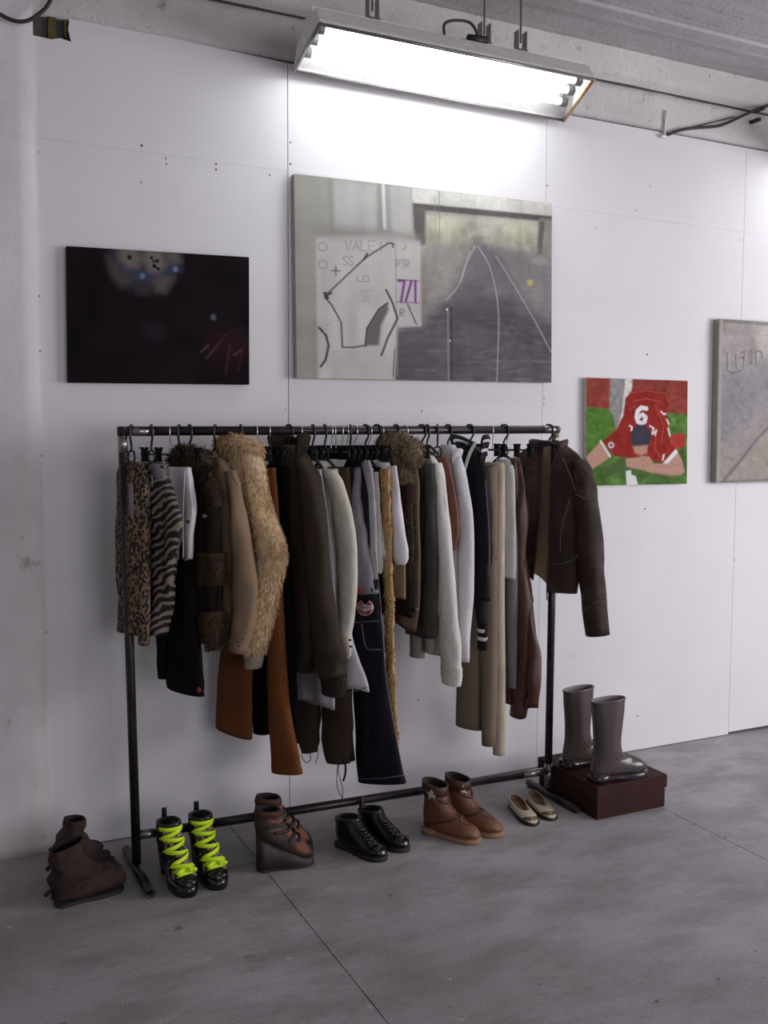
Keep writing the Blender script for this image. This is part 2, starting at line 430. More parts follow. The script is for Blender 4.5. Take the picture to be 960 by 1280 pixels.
# ------------------------------------------------------------------ paintings
class Paint:
    def __init__(s, w, h, base):
        s.w, s.h = w, h; s.a = np.zeros((h, w, 3)); s.a[:] = hexc(base)[:3]
        yy, xx = np.mgrid[0:h, 0:w]; s.x = xx/(w-1); s.y = yy/(h-1); s.asp = (h-1)/(w-1); s.r = np.random.default_rng(w+h)
    def put(s, m, c, k=1.0):
        c = np.array(hexc(c)[:3]) if isinstance(c, str) else c
        m = np.clip(m, 0, 1)[..., None]*k; s.a = s.a*(1-m)+c*m
    def poly(s, pts, c, k=1.0, soft=0.004):
        ins = np.zeros(s.x.shape, bool); d = np.full(s.x.shape, 9.0); n = len(pts)
        for i in range(n):
            (x1, y1), (x2, y2) = pts[i], pts[(i+1) % n]
            cr = ((y1 > s.y) != (y2 > s.y)) & (s.x < (x2-x1)*(s.y-y1)/((y2-y1) or 1e-9)+x1); ins ^= cr
            d = np.minimum(d, s.seg(x1, y1, x2, y2))
        s.put(np.where(ins, 0.5+d/soft/2, 0.5-d/soft/2), c, k)
    def seg(s, x1, y1, x2, y2):
        X, Y = s.x, s.y*s.asp; y1 *= s.asp; y2 *= s.asp
        L = (x2-x1)**2+(y2-y1)**2+1e-12; t = np.clip(((X-x1)*(x2-x1)+(Y-y1)*(y2-y1))/L, 0, 1)
        return np.hypot(X-x1-t*(x2-x1), Y-y1-t*(y2-y1))
    def line(s, pts, c, w=0.004, k=1.0, soft=0.003, curve=False):
        if curve and len(pts) > 2: pts = [(q.x, q.y) for q in smooth_path([(a, b, 0) for a, b in pts], 6*len(pts))]
        d = np.full(s.x.shape, 9.0)
        for a, b in zip(pts, pts[1:]): d = np.minimum(d, s.seg(*a, *b))
        s.put((w/2-d)/soft+0.5, c, k)
    def ell(s, cx, cy, rx, ry, c, k=1.0, soft=0.1, ring=None):
        q = np.hypot((s.x-cx)/rx, (s.y-cy)/ry)
        s.put(((1-q)/soft) if ring is None else 1-np.abs(q-1)/ring, c, k)
    def nz(s, gx, gy, amp):
        g = s.r.normal(0, 1, (gy+1, gx+1)); X = s.x*(gx-1e-6); Y = s.y*(gy-1e-6); i = X.astype(int); j = Y.astype(int); u = X-i; v = Y-j
        u = u*u*(3-2*u); v = v*v*(3-2*v)
        f = (g[j, i]*(1-u)+g[j, i+1]*u)*(1-v)+(g[j+1, i]*(1-u)+g[j+1, i+1]*u)*v
        return f*amp
    def rough(s, gx, gy, amp, mask=1.0): s.a = np.clip(s.a*(1+(s.nz(gx, gy, amp)*mask)[..., None]), 0, 1)
    def circ(s, cx, cy, r, n=16, a0=0, a1=360): return [(cx+r*math.cos(math.radians(lerp(a0, a1, k/n))), cy+r/s.asp*math.sin(math.radians(lerp(a0, a1, k/n)))) for k in range(n+1)]
def s_mat():
    s = NT('oil_paint'); a = s.n('Attribute'); a.attribute_name = 'paint'
    g_ = s.noise(420, 2)
    s.l(s.mix(0.22, a.outputs['Color'], s.mix(1.0, a.outputs['Color'], s.ramp(g_, [(0.3, 0.45), (0.7, 1.5)]), 'MULTIPLY')), s.b.inputs['Base Color']); s.bump(g_, 0.2, 0.002)
    return s.out(None, 0.75, spec=0.08)
MOIL = s_mat(); MCANV = plain('raw_canvas', 'b5b0a2', 0.9, bs=0.3)
def canvas(name, label, p, corners, depth=0.022, edge=None):
    """corners tl,tr,br,bl as (x,z); hangs just off the wall"""
    tl, tr, br, bl = [Vector((x, -depth-0.004, z)) for x, z in corners]
    cx = (bl+br)/2
    t = thing(name, label, 'painting', (cx.x, -0.004, cx.z))
    bm = bmesh.new(); h, w = p.a.shape[:2]
    vs = [[bm.verts.new(tl.lerp(tr, i/(w-1)).lerp(bl.lerp(br, i/(w-1)), j/(h-1))) for i in range(w)] for j in range(h)]
    for j in range(h-1):
        for i in range(w-1): bm.faces.new((vs[j][i], vs[j+1][i], vs[j+1][i+1], vs[j][i+1]))
    o = obj('painted_face', bm, MOIL, t, True)
    ca = o.data.color_attributes.new('paint', 'FLOAT_COLOR', 'POINT')
    col = np.ones((h*w, 4)); col[:, :3] = p.a.reshape(-1, 3); ca.data.foreach_set('color', col.astype(np.float32).ravel())
    bm = bmesh.new(); e = Vector((0, 0.0006, 0)); add_prism(bm, [tl+e, tr+e, br+e, bl+e], (0, depth, 0)); obj('stretched_canvas', bm, edge or MCANV, t, True, False)
    return t
# --- underpass painting
p = Paint(340, 262, '9b9796')
X = lambda px: (px-42)/873.0
Yy = lambda px, py: (py-(62+(px-42)/873*86))/(690-(px-42)/873*74)
def Q(*pts): return [(X(a), Yy(a, b)) for a, b in pts]
p.poly(Q((410, 95), (915, 145), (915, 770), (410, 770)), '857f80')
p.poly(Q((410, 180), (870, 200), (870, 330), (640, 270), (410, 320)), 'b2b0a3', soft=0.02)          # distance haze
p.ell(X(520), Yy(520, 240), .10, .10, 'bcba9f', .5, .6); p.ell(X(800), Yy(800, 250), .10, .09, 'c0bd9f', .5, .6)
for cx, cy in ((620, 225), (720, 260), (560, 270), (790, 280)): p.ell(X(cx), Yy(cx, cy), .025, .07, '8f8f80', .5, .6)
p.ell(X(640), Yy(640, 270), .035, .03, '807c76', .8, .5)
p.poly(Q((630, 285), (700, 300), (930, 560), (930, 780), (340, 780), (360, 600), (520, 470)), '746e72', soft=0.02)
p.poly(Q((340, 580), (530, 490), (760, 490), (930, 560), (930, 780), (340, 780)), '5f5860', .9, soft=0.04)
p.poly(Q((440, 290), (620, 285), (520, 480), (440, 560)), '97938c', .8, soft=0.03)
p.poly(Q((690, 290), (930, 340), (930, 560), (850, 520)), '878383', .8, soft=0.02)
p.poly(Q((410, 98), (930, 148), (930, 200), (410, 158)), 'c6c5be', soft=0.004)                         # deck
p.poly(Q((410, 150), (930, 192), (930, 212), (410, 172)), '5d5858', soft=0.004)
p.poly(Q((410, 165), (458, 172), (458, 290), (425, 300)), '66615f', soft=0.006)
p.poly(Q((870, 200), (930, 205), (930, 330), (855, 330)), '8d8a87', soft=0.01); p.poly(Q((866, 208), (888, 210), (875, 318), (858, 325)), '625d5b', .9, .004)
p.line(Q((505, 110), (505, 300)), '7c7872', .004, .7); p.line(Q((490, 120), (492, 350)), '8a8a80', .003, .6); p.line(Q((795, 140), (795, 370)), '85827c', .002, .6)
p.ell(X(870), Yy(870, 345), .05, .03, '9f9c98', .8, .5)
for cx, cy, r_ in ((470, 260, .03), (500, 270, .03), (590, 250, .03), (690, 275, .03), (750, 270, .035), (830, 270, .03), (850, 310, .03)): p.ell(X(cx), Yy(cx, cy), r_, .06, '8d8c7c', .6, .7)
mask = np.clip((p.y-.42)/.3, 0, 1)*(p.x > .37); p.rough(16, 60, .10, mask); p.rough(40, 90, .08, mask); p.rough(70, 50, .05); p.rough(9, 12, .06)
p.poly(Q((520, 490), (760, 488), (700, 560), (520, 580)), '57515a', .45, .04); p.poly(Q((345, 600), (520, 600), (520, 770), (345, 770)), '5d585a', .5, .05)
for k in range(26):
    x_, y_ = 360+(k*197) % 540, 560+(k*83) % 200; p.line(Q((x_, y_), (x_+30+(k*37) % 60, y_+((k*13) % 11)-5)), ('a09aa0', '4f4950')[k % 2], .006, .22, .010)
for L in (((630, 295), (600, 350), (570, 430), (528, 480)), ((640, 295), (680, 360), (705, 450), (715, 560), (708, 760)), ((705, 330), (760, 410), (850, 550), (915, 660))):
    p.line(Q(*L), 'b9b6b6', .0042, .75, .003, True)
p.line(Q((545, 505), (547, 765)), '433e44', .008, .8, .006); p.line(Q((533, 508), (534, 765)), 'a7a3a4', .004, .7); p.ell(X(530), Yy(530, 512), .004, .006, 'dcd9d8'); p.ell(X(540), Yy(540, 620), .0035, .006, 'c3c0c0'); p.line(Q((610, 310), (580, 420)), 'b9a6a8', .004, .5)
p.poly(Q((820, 410), (840, 408), (845, 425), (825, 430)), 'c4bd5c', .8)
p.poly(Q((42, 60), (412, 97), (415, 275), (105, 262), (105, 770), (42, 770)), '9a9992')                # pier
p.poly(Q((155, 72), (300, 87), (305, 250), (150, 240)), 'aeada9', soft=0.02); p.poly(Q((330, 92), (410, 98), (412, 265), (330, 250)), 'b2b1ad', soft=0.01)
for a, w, c in ((150, .018, '85847f'), (305, .016, '7f7e7b'), (333, .01, '8a8986')): p.line(Q((a, 72), (a+4, 250)), c, w, .7, .02)
p.line(Q((318, 92), (322, 240)), 'd2d0cc', .012, .9, .006)
p.poly(Q((105, 270), (340, 255), (440, 280), (440, 570), (362, 575), (350, 770), (105, 770)), 'bcb8b4', soft=0.006)   # white wall
p.poly(Q((105, 240), (330, 245), (430, 262), (440, 285), (340, 275), (105, 275)), '918f8b', .8, soft=0.02)
p.poly(Q((355, 285), (432, 290), (440, 570), (362, 570)), 'b8b3b0', soft=.006)
p.line(Q((356, 290), (360, 740)), '8d8985', .004, .8)
p.rough(12, 12, .05); p.rough(30, 4, .05)
for L, w in ((((140, 462), (258, 340), (335, 288), (350, 290), (347, 302)), .006), (((135, 462), (152, 460), (130, 475), (150, 500), (180, 560), (183, 645), (215, 646), (258, 638)), .006),
             (((325, 448), (345, 490), (362, 545), (330, 610), (308, 672)), .008), (((112, 580), (132, 605), (140, 640), (130, 690), (115, 712)), .009), (((345, 745), (352, 650)), .004), (((395, 495), (425, 565)), .005), (((265, 325), (255, 345)), .008), (((130, 462), (138, 478)), .012)):
    p.line(Q(*L), '332e30', w, .9)
p.poly(Q((256, 640), (262, 580), (300, 515), (330, 492), (333, 515), (308, 570), (300, 638)), '6b6668', soft=.006); p.line(Q((256, 640), (262, 580), (300, 515), (330, 492)), '3b3638', .006)
for c in ((125, 305), (125, 365)): p.line(p.circ(X(c[0]), Yy(*c), .016), '93708f', .004, .8)
def letters(txt, x, y, w, h, c, lw, k=.8, gap=1.25):
    G = {'V': [((0, 0), (.5, 1), (1, 0))], 'A': [((0, 1), (.5, 0), (1, 1)), ((.2, .6), (.8, .6))], 'L': [((0, 0), (0, 1), (1, 1))], 'E': [((1, 0), (0, 0), (0, 1), (1, 1)), ((0, .5), (.8, .5))],
         'S': [((1, .1), (.3, 0), (0, .25), (1, .7), (.6, 1), (0, .9))], 'T': [((0, 0), (1, 0)), ((.5, 0), (.5, 1))], 'P': [((0, 1), (0, 0), (.9, .1), (.9, .5), (0, .6))], 'R': [((0, 1), (0, 0), (.9, .1), (.9, .45), (0, .55), (1, 1))],
         '+': [((0, .5), (1, .5)), ((.5, 0), (.5, 1))], 'N': [((0, 1), (0, 0), (1, 1), (1, 0))], '7': [((0, 0), (1, 0), (.4, 1))], '/': [((0, 1), (1, 0))], 'I': [((.5, 0), (.5, 1))], 'J': [((1, 0), (1, .9), (.5, 1), (0, .8))], 'O': [((0, 0), (1, 0), (1, 1), (0, 1), (0, 0))], 'U': [((0, 0), (0, 1), (1, 1), (1, 0))], 'D': [((0, 0), (.8, .1), (1, .5), (.8, 1), (0, 1), (0, 0))]}
    for i, ch in enumerate(txt):
        for st in G.get(ch, []):
            p.line([(X(x+(i*gap+a)*w), Yy(x+(i*gap+a)*w, y+b*h)) for a, b in st], c, lw, k)
letters('VALE', 195, 282, 20, 34, '7d777a', .004, .6); letters('+', 152, 370, 26, 30, '4a4548', .005); letters('SS', 188, 335, 14, 32, '6d676a', .003)
letters('PTR', 360, 345, 12, 26, '6d676a', .003); letters('I', 300, 285, 20, 34, '6d676a', .003); letters('J', 378, 290, 12, 20, '9a5860', .003)
letters('LO', 232, 400, 16, 20, '7b7678', .003); letters('SE', 240, 450, 16, 40, '9a9596', .004, .6); letters('P', 205, 535, 22, 45, 'a39ea2', .003, .6); letters('R', 370, 512, 14, 26, '5d575a', .004)
p.poly(Q((362, 412), (434, 416), (434, 492), (362, 488)), 'bcafbd', .9)
letters('7/I', 366, 416, 20, 72, '6d3f72', .009, .95, 1.15); p.line(Q((362, 412), (434, 416)), '6d3f72', .004); p.line(Q((362, 488), (434, 492)), '8d5f8f', .004)
p.line(p.circ(X(170), Yy(170, 600), .05, 8, 180, 300), '9c979a', .003, .7); p.line(Q((150, 665), (180, 655), (215, 668), (240, 660)), '9c979a', .003, .6)
canvas('underpass_painting', 'largest canvas, a grey underpass with graffiti, hanging under the fluorescent light', p, [(-0.206, 2.452), (0.961, 2.470), (0.974, 1.712), (-0.197, 1.694)], 0.03)
# --- dark painting
p = Paint(220, 165, '150f13')
p.rough(8, 6, .25)
p.ell(.40, .05, .235, .33, '2a2730', 1, .30); p.ell(.40, .04, .20, .26, '3a3a46', .9, .35)
for pts, c in (([(.27, -.02), (.36, -.02), (.40, .06), (.37, .13), (.31, .15), (.27, .08)], '716860'), ([(.42, -.02), (.50, .0), (.525, .10), (.48, .18), (.43, .15), (.405, .07)], '7a7068'), ([(.53, -.02), (.60, -.02), (.61, .07), (.57, .10), (.53, .06)], '645c56'),
               ([(.21, .06), (.26, .11), (.32, .18), (.34, .24), (.28, .28), (.23, .20)], '4d4743'), ([(.45, .21), (.52, .17), (.57, .19), (.52, .31), (.47, .30)], '5d5550'), ([(.36, .26), (.44, .26), (.43, .32), (.37, .32)], '3c3638')): p.poly(pts, c, .9, .025)
for cx, cy, r in ((.445, .05, .012), (.475, .07, .014), (.46, .11, .016), (.48, .13, .013), (.455, .075, .01), (.325, .055, .016)): p.ell(cx, cy, r, r*1.3, '17141a', .95, .4)
for cx, cy in ((.395, .19), (.575, .125)): p.ell(cx, cy, .06, .05, '3d4a70', .6, .9); p.ell(cx, cy, .020, .028, '98a6c0', .9, .9)
p.line([(.28, .11), (.34, .17), (.40, .19), (.44, .2), (.52, .15), (.57, .12)], '34405e', .02, .6, .02)
p.ell(.86, .72, .18, .24, '30161a', .8, .9); p.ell(.45, .60, .10, .12, '262028', .8, .9); p.ell(.79, .48, .022, .035, '666a72', .9, .9)
for a, b, c, d, col in ((.72, .75, .76, .70, '6a5560'), (.75, .80, .83, .67, '5f4a55'), (.86, .92, .885, .70, '5a3842'), (.91, .77, .95, .73, '665660'), (.80, .72, .87, .60, '4a272d'), (.93, .9, .97, .68, '4a272d'), (.84, .62, .95, .56, '3d2027')):
    p.line([(a, b), (c, d)], col, .006, .75, .012)
canvas('dark_ball_painting', 'nearly black canvas with a dim football at its top edge', p, [(-1.026, 2.113), (-0.381, 2.131), (-0.383, 1.664), (-1.030, 1.652)], 0.022, plain('black_edge', '1a1518', 0.8, spec=.1))
# --- red shirt painting
p = Paint(200, 190, '4f7034')
X = lambda px: (px-148)/676.0
Yy = lambda px, py: (py-172)/712.0
p.rough(20, 26, .22)
p.poly(Q((140, 165), (830, 165), (830, 400), (690, 395), (430, 380), (140, 365)), '8a3f38', soft=.008); p.rough(14, 10, .10)
p.poly(Q((300, 165), (400, 165), (395, 400), (340, 520), (320, 420), (295, 390)), '8c8a88', soft=.012); p.poly(Q((400, 165), (447, 165), (440, 260), (390, 420), (345, 510), (375, 400)), 'd3d0ca', soft=.008)
p.poly(Q((150, 360), (300, 385), (330, 510), (250, 600), (150, 660)), '557d30', .7, .01)
red = '8c2a25'
p.poly(Q((400, 300), (440, 250), (520, 235), (600, 238), (670, 270), (690, 340), (680, 400), (700, 560), (715, 600), (760, 640), (745, 660), (660, 740), (590, 720), (440, 700), (330, 690), (250, 590), (340, 510), (385, 420)), red, soft=.008)
p.poly(Q((710, 545), (770, 530), (812, 545), (812, 620), (770, 645), (710, 610)), 'a33a34', soft=.01)
p.rough(30, 30, .10)
for L in (((450, 320), (540, 300), (640, 320)), ((640, 390), (690, 470), (700, 560)), ((600, 340), (660, 480), (640, 600)), ((420, 380), (470, 350)), ((610, 500), (600, 640), (640, 700)), ((440, 265), (540, 245), (640, 262))): p.line(Q(*L), 'c46a58', .006, .6, .006)
for L in (((640, 385), (660, 405), (672, 400)), ((680, 440), (695, 470)), ((690, 500), (702, 550)), ((430, 485), (445, 495), (440, 515)), ((565, 485), (590, 500), (580, 540), (610, 515), (600, 545))): p.line(Q(*L), 'e6dcd6', .016, .9, .008)
# the number 6 on the shirt
p.line(Q((540, 368), (505, 362), (482, 385), (474, 425), (482, 455), (505, 468), (530, 455), (535, 425), (515, 410), (488, 425)), 'dcd9dc', .040, 1, .006)
p.line(Q((508, 420), (508, 445)), '4a3c44', .010, .9); p.rough(90, 90, .07)
p.ell(X(505), Yy(0, 560), .108, .125, '3c3a48', 1, .12); p.rough(40, 40, .06); p.ell(X(505), Yy(0, 540), .06, .07, '4b3f44', .7, .6)
sk = 'b58d7d'
p.poly(Q((450, 625), (550, 615), (545, 670), (500, 685), (465, 670)), 'b88a78', soft=.012)
p.poly(Q((150, 690), (240, 590), (300, 680), (290, 705), (185, 775), (150, 740)), sk, soft=.006); p.line(Q((240, 590), (300, 690)), 'd9d2d4', .022, .9)
p.poly(Q((400, 705), (480, 700), (510, 690), (560, 690), (590, 740), (660, 745), (745, 640), (790, 720), (808, 800), (780, 825), (700, 830), (560, 800), (500, 780), (410, 765)), sk, soft=.006)
p.poly(Q((655, 740), (745, 640), (760, 668), (690, 740)), 'e0dcdc', soft=.005)
for L in (((480, 690), (530, 720), (560, 760)), ((500, 680), (560, 700)), ((510, 740), (540, 790)), ((600, 760), (700, 765), (780, 745))): p.line(Q(*L), '96695c', .007, .7)
p.line(p.circ(X(308), Yy(0, 615), .022, 10), 'cfc6cc', .016, .9); p.ell(X(308), Yy(0, 615), .012, .012, '4c4464')
p.poly(Q((230, 770), (400, 700), (400, 760), (560, 805), (780, 830), (600, 850), (300, 800)), '4b5d3c', .7, .02)
p.poly(Q((405, 790), (440, 785), (440, 815), (470, 825), (487, 890), (410, 890)), 'd9dcd8', soft=.006); p.poly(Q((655, 680), (668, 672), (660, 720), (648, 720)), 'd9d4d8')
canvas('footballer_painting', 'small square canvas of a bowed player in a red shirt numbered 6', p, [(1.166, 1.740), (1.752, 1.744), (1.764, 1.262), (1.177, 1.262)], 0.022)
# --- grey road painting, cut by the frame
p = Paint(260, 190, '97918f')
p.rough(10, 8, .10)
X = lambda px: (px-185)/348.0*.33
Yy = lambda px, py: (py-108)/1075.0
p.poly([(0.2, 0), (1, 0), (1, .26), (.55, .20), (.27, .24), (.24, .12)], 'b4afaa', soft=.04)
p.poly([(0, .3), (.2, .30), (.34, .23), (.6, .22), (.4, .6), (.06, .98), (0, 1)], '87838a', .9, soft=.05)
p.poly([(.33, .60), (.6, .3), (1, .35), (1, 1), (.05, 1)], '989088', soft=.04)
p.poly([(0, .80), (.28, .50), (.33, .55), (.05, 1), (0, 1)], '9d958d', .7, soft=.05)
p.rough(34, 26, .07); p.rough(90, 70, .06)
for L in (((240, 330), (240, 440), (270, 460), (330, 440)), ((290, 330), (300, 430)), ((325, 325), (350, 310), (340, 420)), ((325, 360), (350, 350)), ((375, 310), (385, 390), (400, 395), (395, 305)), ((420, 400), (425, 305), (460, 310), (465, 350))): p.line(Q(*L), '544a4c', .006, .75)
p.line(Q((230, 1170), (330, 1050), (440, 900), (530, 800)), '6a6468', .014, .8, .01); p.line(Q((190, 1175), (533, 1170)), '6a6466', .008, .7)
p.line([(.03, .01), (1, .03)], '6f6a66', .012, .7, .01); p.line([(.015, 0), (.015, 1)], 'a9a49c', .012, .7, .01)
canvas('road_painting', 'grey road canvas cut off by the right edge of the photo', p, [(1.925, 2.040), (2.985, 2.055), (2.995, 1.266), (1.935, 1.264)], 0.035, plain('canvas_side', '8d8780', 0.9))
# ------------------------------------------------------------------ clothes rail
YB = -0.303
MSTEEL = NT('dark_steel'); _n = MSTEEL.noise(14, 5, 0.7, vec=MSTEEL.co((1, 1, 0.5)))
MSTEEL.bump(MSTEEL.noise(90, 3), 0.08, 0.002)
MSTEEL = MSTEEL.out(MSTEEL.ramp(_n, [(0.3, hexc('2b2729')), (0.7, hexc('4a4546'))]), MSTEEL.ramp(_n, [(0.3, 0.42), (0.7, 0.28)]), 0.75)
MWELD = plain('ground_steel', '9b9592', 0.28, 0.9)
def rp(px, py): return hit(px, py, (0, 1, 0), (0, YB, 0))
TL, TR = rp(153, 539), rp(694, 537); BL, BR = rp(171, 1085), rp(693, 990)
BL.z = 0.034; BR = Vector((0.792, -0.312, 0.034))
RY = 0.0155
t = thing('clothes_rail', 'dark steel tube clothes rail standing in front of the white wall', 'clothes rail', (0, YB, 0))
bm = bmesh.new(); add_tube(bm, [TL-Vector((RY, 0, 0)), TR+Vector((RY, 0, 0))], RY, 16); obj('top_bar', bm, MSTEEL, t, True)
def on(a, b, z): return a.lerp(b, (a.z-z)/(a.z-b.z))
for a, b in ((TL, BL), (TR, BR)):
    bm = bmesh.new(); add_tube(bm, [a+Vector((0, 0, RY*0.9)), b], RY, 16); obj('upright', bm, MSTEEL, t, True)
l1, r1 = on(TL, BL, rp(172, 1044).z), on(TR, BR, rp(692, 961).z)
bm = bmesh.new(); add_tube(bm, [l1, r1], RY, 16); obj('lower_bar', bm, MSTEEL, t, True)
for b, q0, q1 in ((BL, (157, 1062), (187, 1117)), (BR, (661, 979), (727, 1010))):
    f0 = hit(*q0, (0, 0, 1), (0, 0, 0.016)); f1 = hit(*q1, (0, 0, 1), (0, 0, 0.016)); dx = b.x-(f0.x+(f1.x-f0.x)*((b.y-f0.y)/(f1.y-f0.y)))
    f0.x += dx; f1.x += dx; f0.z = f1.z = RY+.0005
    if b is BR: f0, f1 = Vector((0.791, -0.175, 0)), Vector((0.791, -0.508, 0)); f0.z = f1.z = RY+.0005
    bm = bmesh.new(); rs = []
    ax = (f1-f0).normalized(); sd = Vector((0, 0, 1)).cross(ax)
    for q, r in ((f0, RY), (f1, RY), (f1, RY*.78), (f1-ax*.05, RY*.78)):
        rs.append([q+sd*r*math.cos(2*PI*i/16)+Vector((0, 0, r*math.sin(2*PI*i/16))) for i in range(16)])
    add_rings(bm, rs); obj('foot', bm, MSTEEL, t, True)
# bright ground-off welds at the joints
def weld(a, b, r=RY*1.03):
    bm = bmesh.new(); add_tube(bm, [a, b], r, 16); obj('weld', bm, MWELD, t, True, label='bright ground-off weld')
weld(TL+Vector((0.02, 0, 0)), TL+Vector((0.10, 0, 0))); weld(TL+Vector((0, 0, -0.015)), on(TL, BL, TL.z-0.07))
weld(TR+Vector((-0.06, 0, 0)), TR+Vector((0.014, 0, 0))); weld(on(TR, BR, TR.z-0.012), on(TR, BR, TR.z-0.07))
weld(l1+Vector((0.012, 0, 0)), l1.lerp(r1, 0.045)); weld(l1.lerp(r1, 0.925), r1); weld(on(TR, BR, r1.z+0.03), on(TR, BR, 0.04), RY*1.02)
def barz(x): return TL.z+(TR.z-TL.z)*(x-TL.x)/(TR.x-TL.x)

# ------------------------------------------------------------------ garment builder
class G:
    """a garment hanging in a vertical plane through the rail; U runs to the viewer's side of the rail, N across it"""
    def __init__(s, name, label, cat, hook, th=20):
        s.x0 = rp(hook, 537).x; s.c = Vector((s.x0, YB, 0)); a = math.radians(th); s.th = a
        s.U = Vector((math.sin(a), -math.cos(a), 0)); s.N = Vector((-math.cos(a), -math.sin(a), 0))
        s.t = thing(name, label, cat, (s.x0, YB, barz(s.x0)-0.10)); s.label = label; s.hook = hook; s.seed = (hook*7) % 97
    def at(s, px, py):
        P = hit(px, py, s.N, s.c); return (P-s.c).dot(s.U), P.z
    def P(s, u, z, n=0.0): return s.c+s.U*u+s.N*n+Vector((0, 0, z))
    def upx(s, px, z, u0=0.0):
        u = u0
        for _ in range(8):
            a, _y = proj(s.P(u, z)); b, _y = proj(s.P(u+0.01, z)); u += (px-a)/(b-a)*0.01
        return u
    def part(s, name, bm, mat, parent=None, label=None):
        return obj(name, bm, mat, parent or s.t, True, label=label)
    def edge(s, px, py, side, half):
        """plane u,z of a traced outline point, allowing for the cloth's own thickness"""
        u, z = s.at(px, py); P = s.P(u, z)
        return s.at(px-side*half*0.30*pxm(P), py)
    def body(s, name, mat, rows, t=0.05, fold=0.006, nf=4, mir=0.9, cap_top=True, p=2.4, far_max=0.26, lev=34, hemw=0.0, parent=None, label=None, flare=1.0, gap=None, ret=False, lift=0.0):
        """rows: (py, x_right[, x_left[, thickness factor]]) traced down the cloth"""
        K = []
        for r in rows:
            tt = t*(r[3] if len(r) > 3 else 1.0)
            u, z = s.edge(r[1], r[0], 1, tt/2)
            if len(r) > 2 and r[2] is not None:
                ul = s.upx(r[2]+tt/2*0.3*pxm(s.P(0, z)), z, -u)
            else: ul = -min(max(u*mir, 0.02), far_max)
            if u-ul < 0.03: m = (u+ul)/2; u, ul = m+0.015, m-0.015
            K.append((z, u, ul, tt))
        K.sort(key=lambda k: -k[0])
        zs = [k[0] for k in K]; rings = []; n = 44; ph = s.seed*1.7
        for i in range(lev+1):
            z = lerp(zs[0], zs[-1], i/lev)
            j = max(k for k in range(len(zs)-1) if zs[k] >= z-1e-9) if len(zs) > 1 else 0
            f = min(max((zs[j]-z)/max(zs[j]-zs[j+1], 1e-6), 0), 1)
            # monotone cubic-ish easing between traced rows
            def val(q):
                a, b = K[j][q], K[j+1][q]
                pm = K[j-1][q] if j > 0 else a; pn = K[j+2][q] if j+2 < len(K) else b
                m0, m1 = (b-pm)/2, (pn-a)/2
                if (b-a)*m0 < 0: m0 = 0
                if (b-a)*m1 < 0: m1 = 0
                m0 = math.copysign(min(abs(m0), 3*abs(b-a)), m0); m1 = math.copysign(min(abs(m1), 3*abs(b-a)), m1)
                return a*(1+2*f)*(1-f)**2+m0*f*(1-f)**2+b*f*f*(3-2*f)+m1*f*f*(f-1)
            ur, ul, tt = val(1), val(2), val(3)
            a = (ur-ul)/2; m = (ur+ul)/2; b = tt/2; q = i/lev; amp = fold*(0.35+0.65*q)*flare
            ring = []
            for k in range(n):
                an = 2*PI*k/n; c_, s_ = math.cos(an), math.sin(an)
                uu = math.copysign(abs(c_)**(2/p), c_)*a; nn = math.copysign(abs(s_)**(2/p), s_)*b
                w = math.sin(2*PI*nf*uu/0.4+ph+1.8*noise.noise(Vector((uu*3, z*2.2, ph))))*amp
                w += fold*1.3*noise.noise(Vector((uu*9, z*7, ph+3)))
                eu = fold*0.6*noise.noise(Vector((c_*2, z*8, ph+9)))
                dz = hemw*math.sin(2*PI*nf*uu/0.4+ph)*q**6+(0.004*noise.noise(Vector((uu*12, ph, 1))) if i == lev else 0)+lift*(uu/max(a, .01))*q**4
                ring.append(s.P(m+uu+eu, z+dz, nn+w))
            rings.append(ring)
        # hollow hem
        cen = sum(rings[-1], Vector())/n
        last = [cen+(v-cen)*0.9+Vector((0, 0, 0.004)) for v in rings[-1]]
        up = [cen+(v-cen)*0.8+Vector((0, 0, 0.035)) for v in rings[-1]]
        bm = bmesh.new(); add_rings(bm, rings+[last, up], cap_top, True)
        if ret: return bm
        return s.part(name, bm, mat, parent, label)
    def sleeve(s, name, mat, rows, an=0.03, mirror=False, amin=0.022, amax=0.075, wr=0.06, lev=30, parent=None, label=None, hollow=True, noff=0.0, ret=False, px=True, nwr=9, uv=None):
        """a tube (sleeve or trouser leg): rows (py, x_left, x_right)"""
        V = s.c-CAM; V.z = 0; V.normalize(); cu = abs(V.cross(s.U).z); cn = abs(V.cross(s.N).z); K = []
        for r in rows:
            u, z = s.at((r[1]+r[2])/2, r[0]); hw = (r[2]-r[1])/2/pxm(s.P(u, z))
            na = r[3] if len(r) > 3 else an
            q = hw*hw-(na*cn)**2
            au = math.sqrt(q)/cu if q > 0 else 0
            if au < amin: au = amin; na = max(min(math.sqrt(max(hw*hw-(au*cu)**2, 1e-6))/cn, na), 0.010)
            K.append((u, z, min(au, amax), na))
        pts = smooth_path([(k[0], k[1], 0) for k in K], lev); m = len(K)-1; rings = []; ph = s.seed*2.3
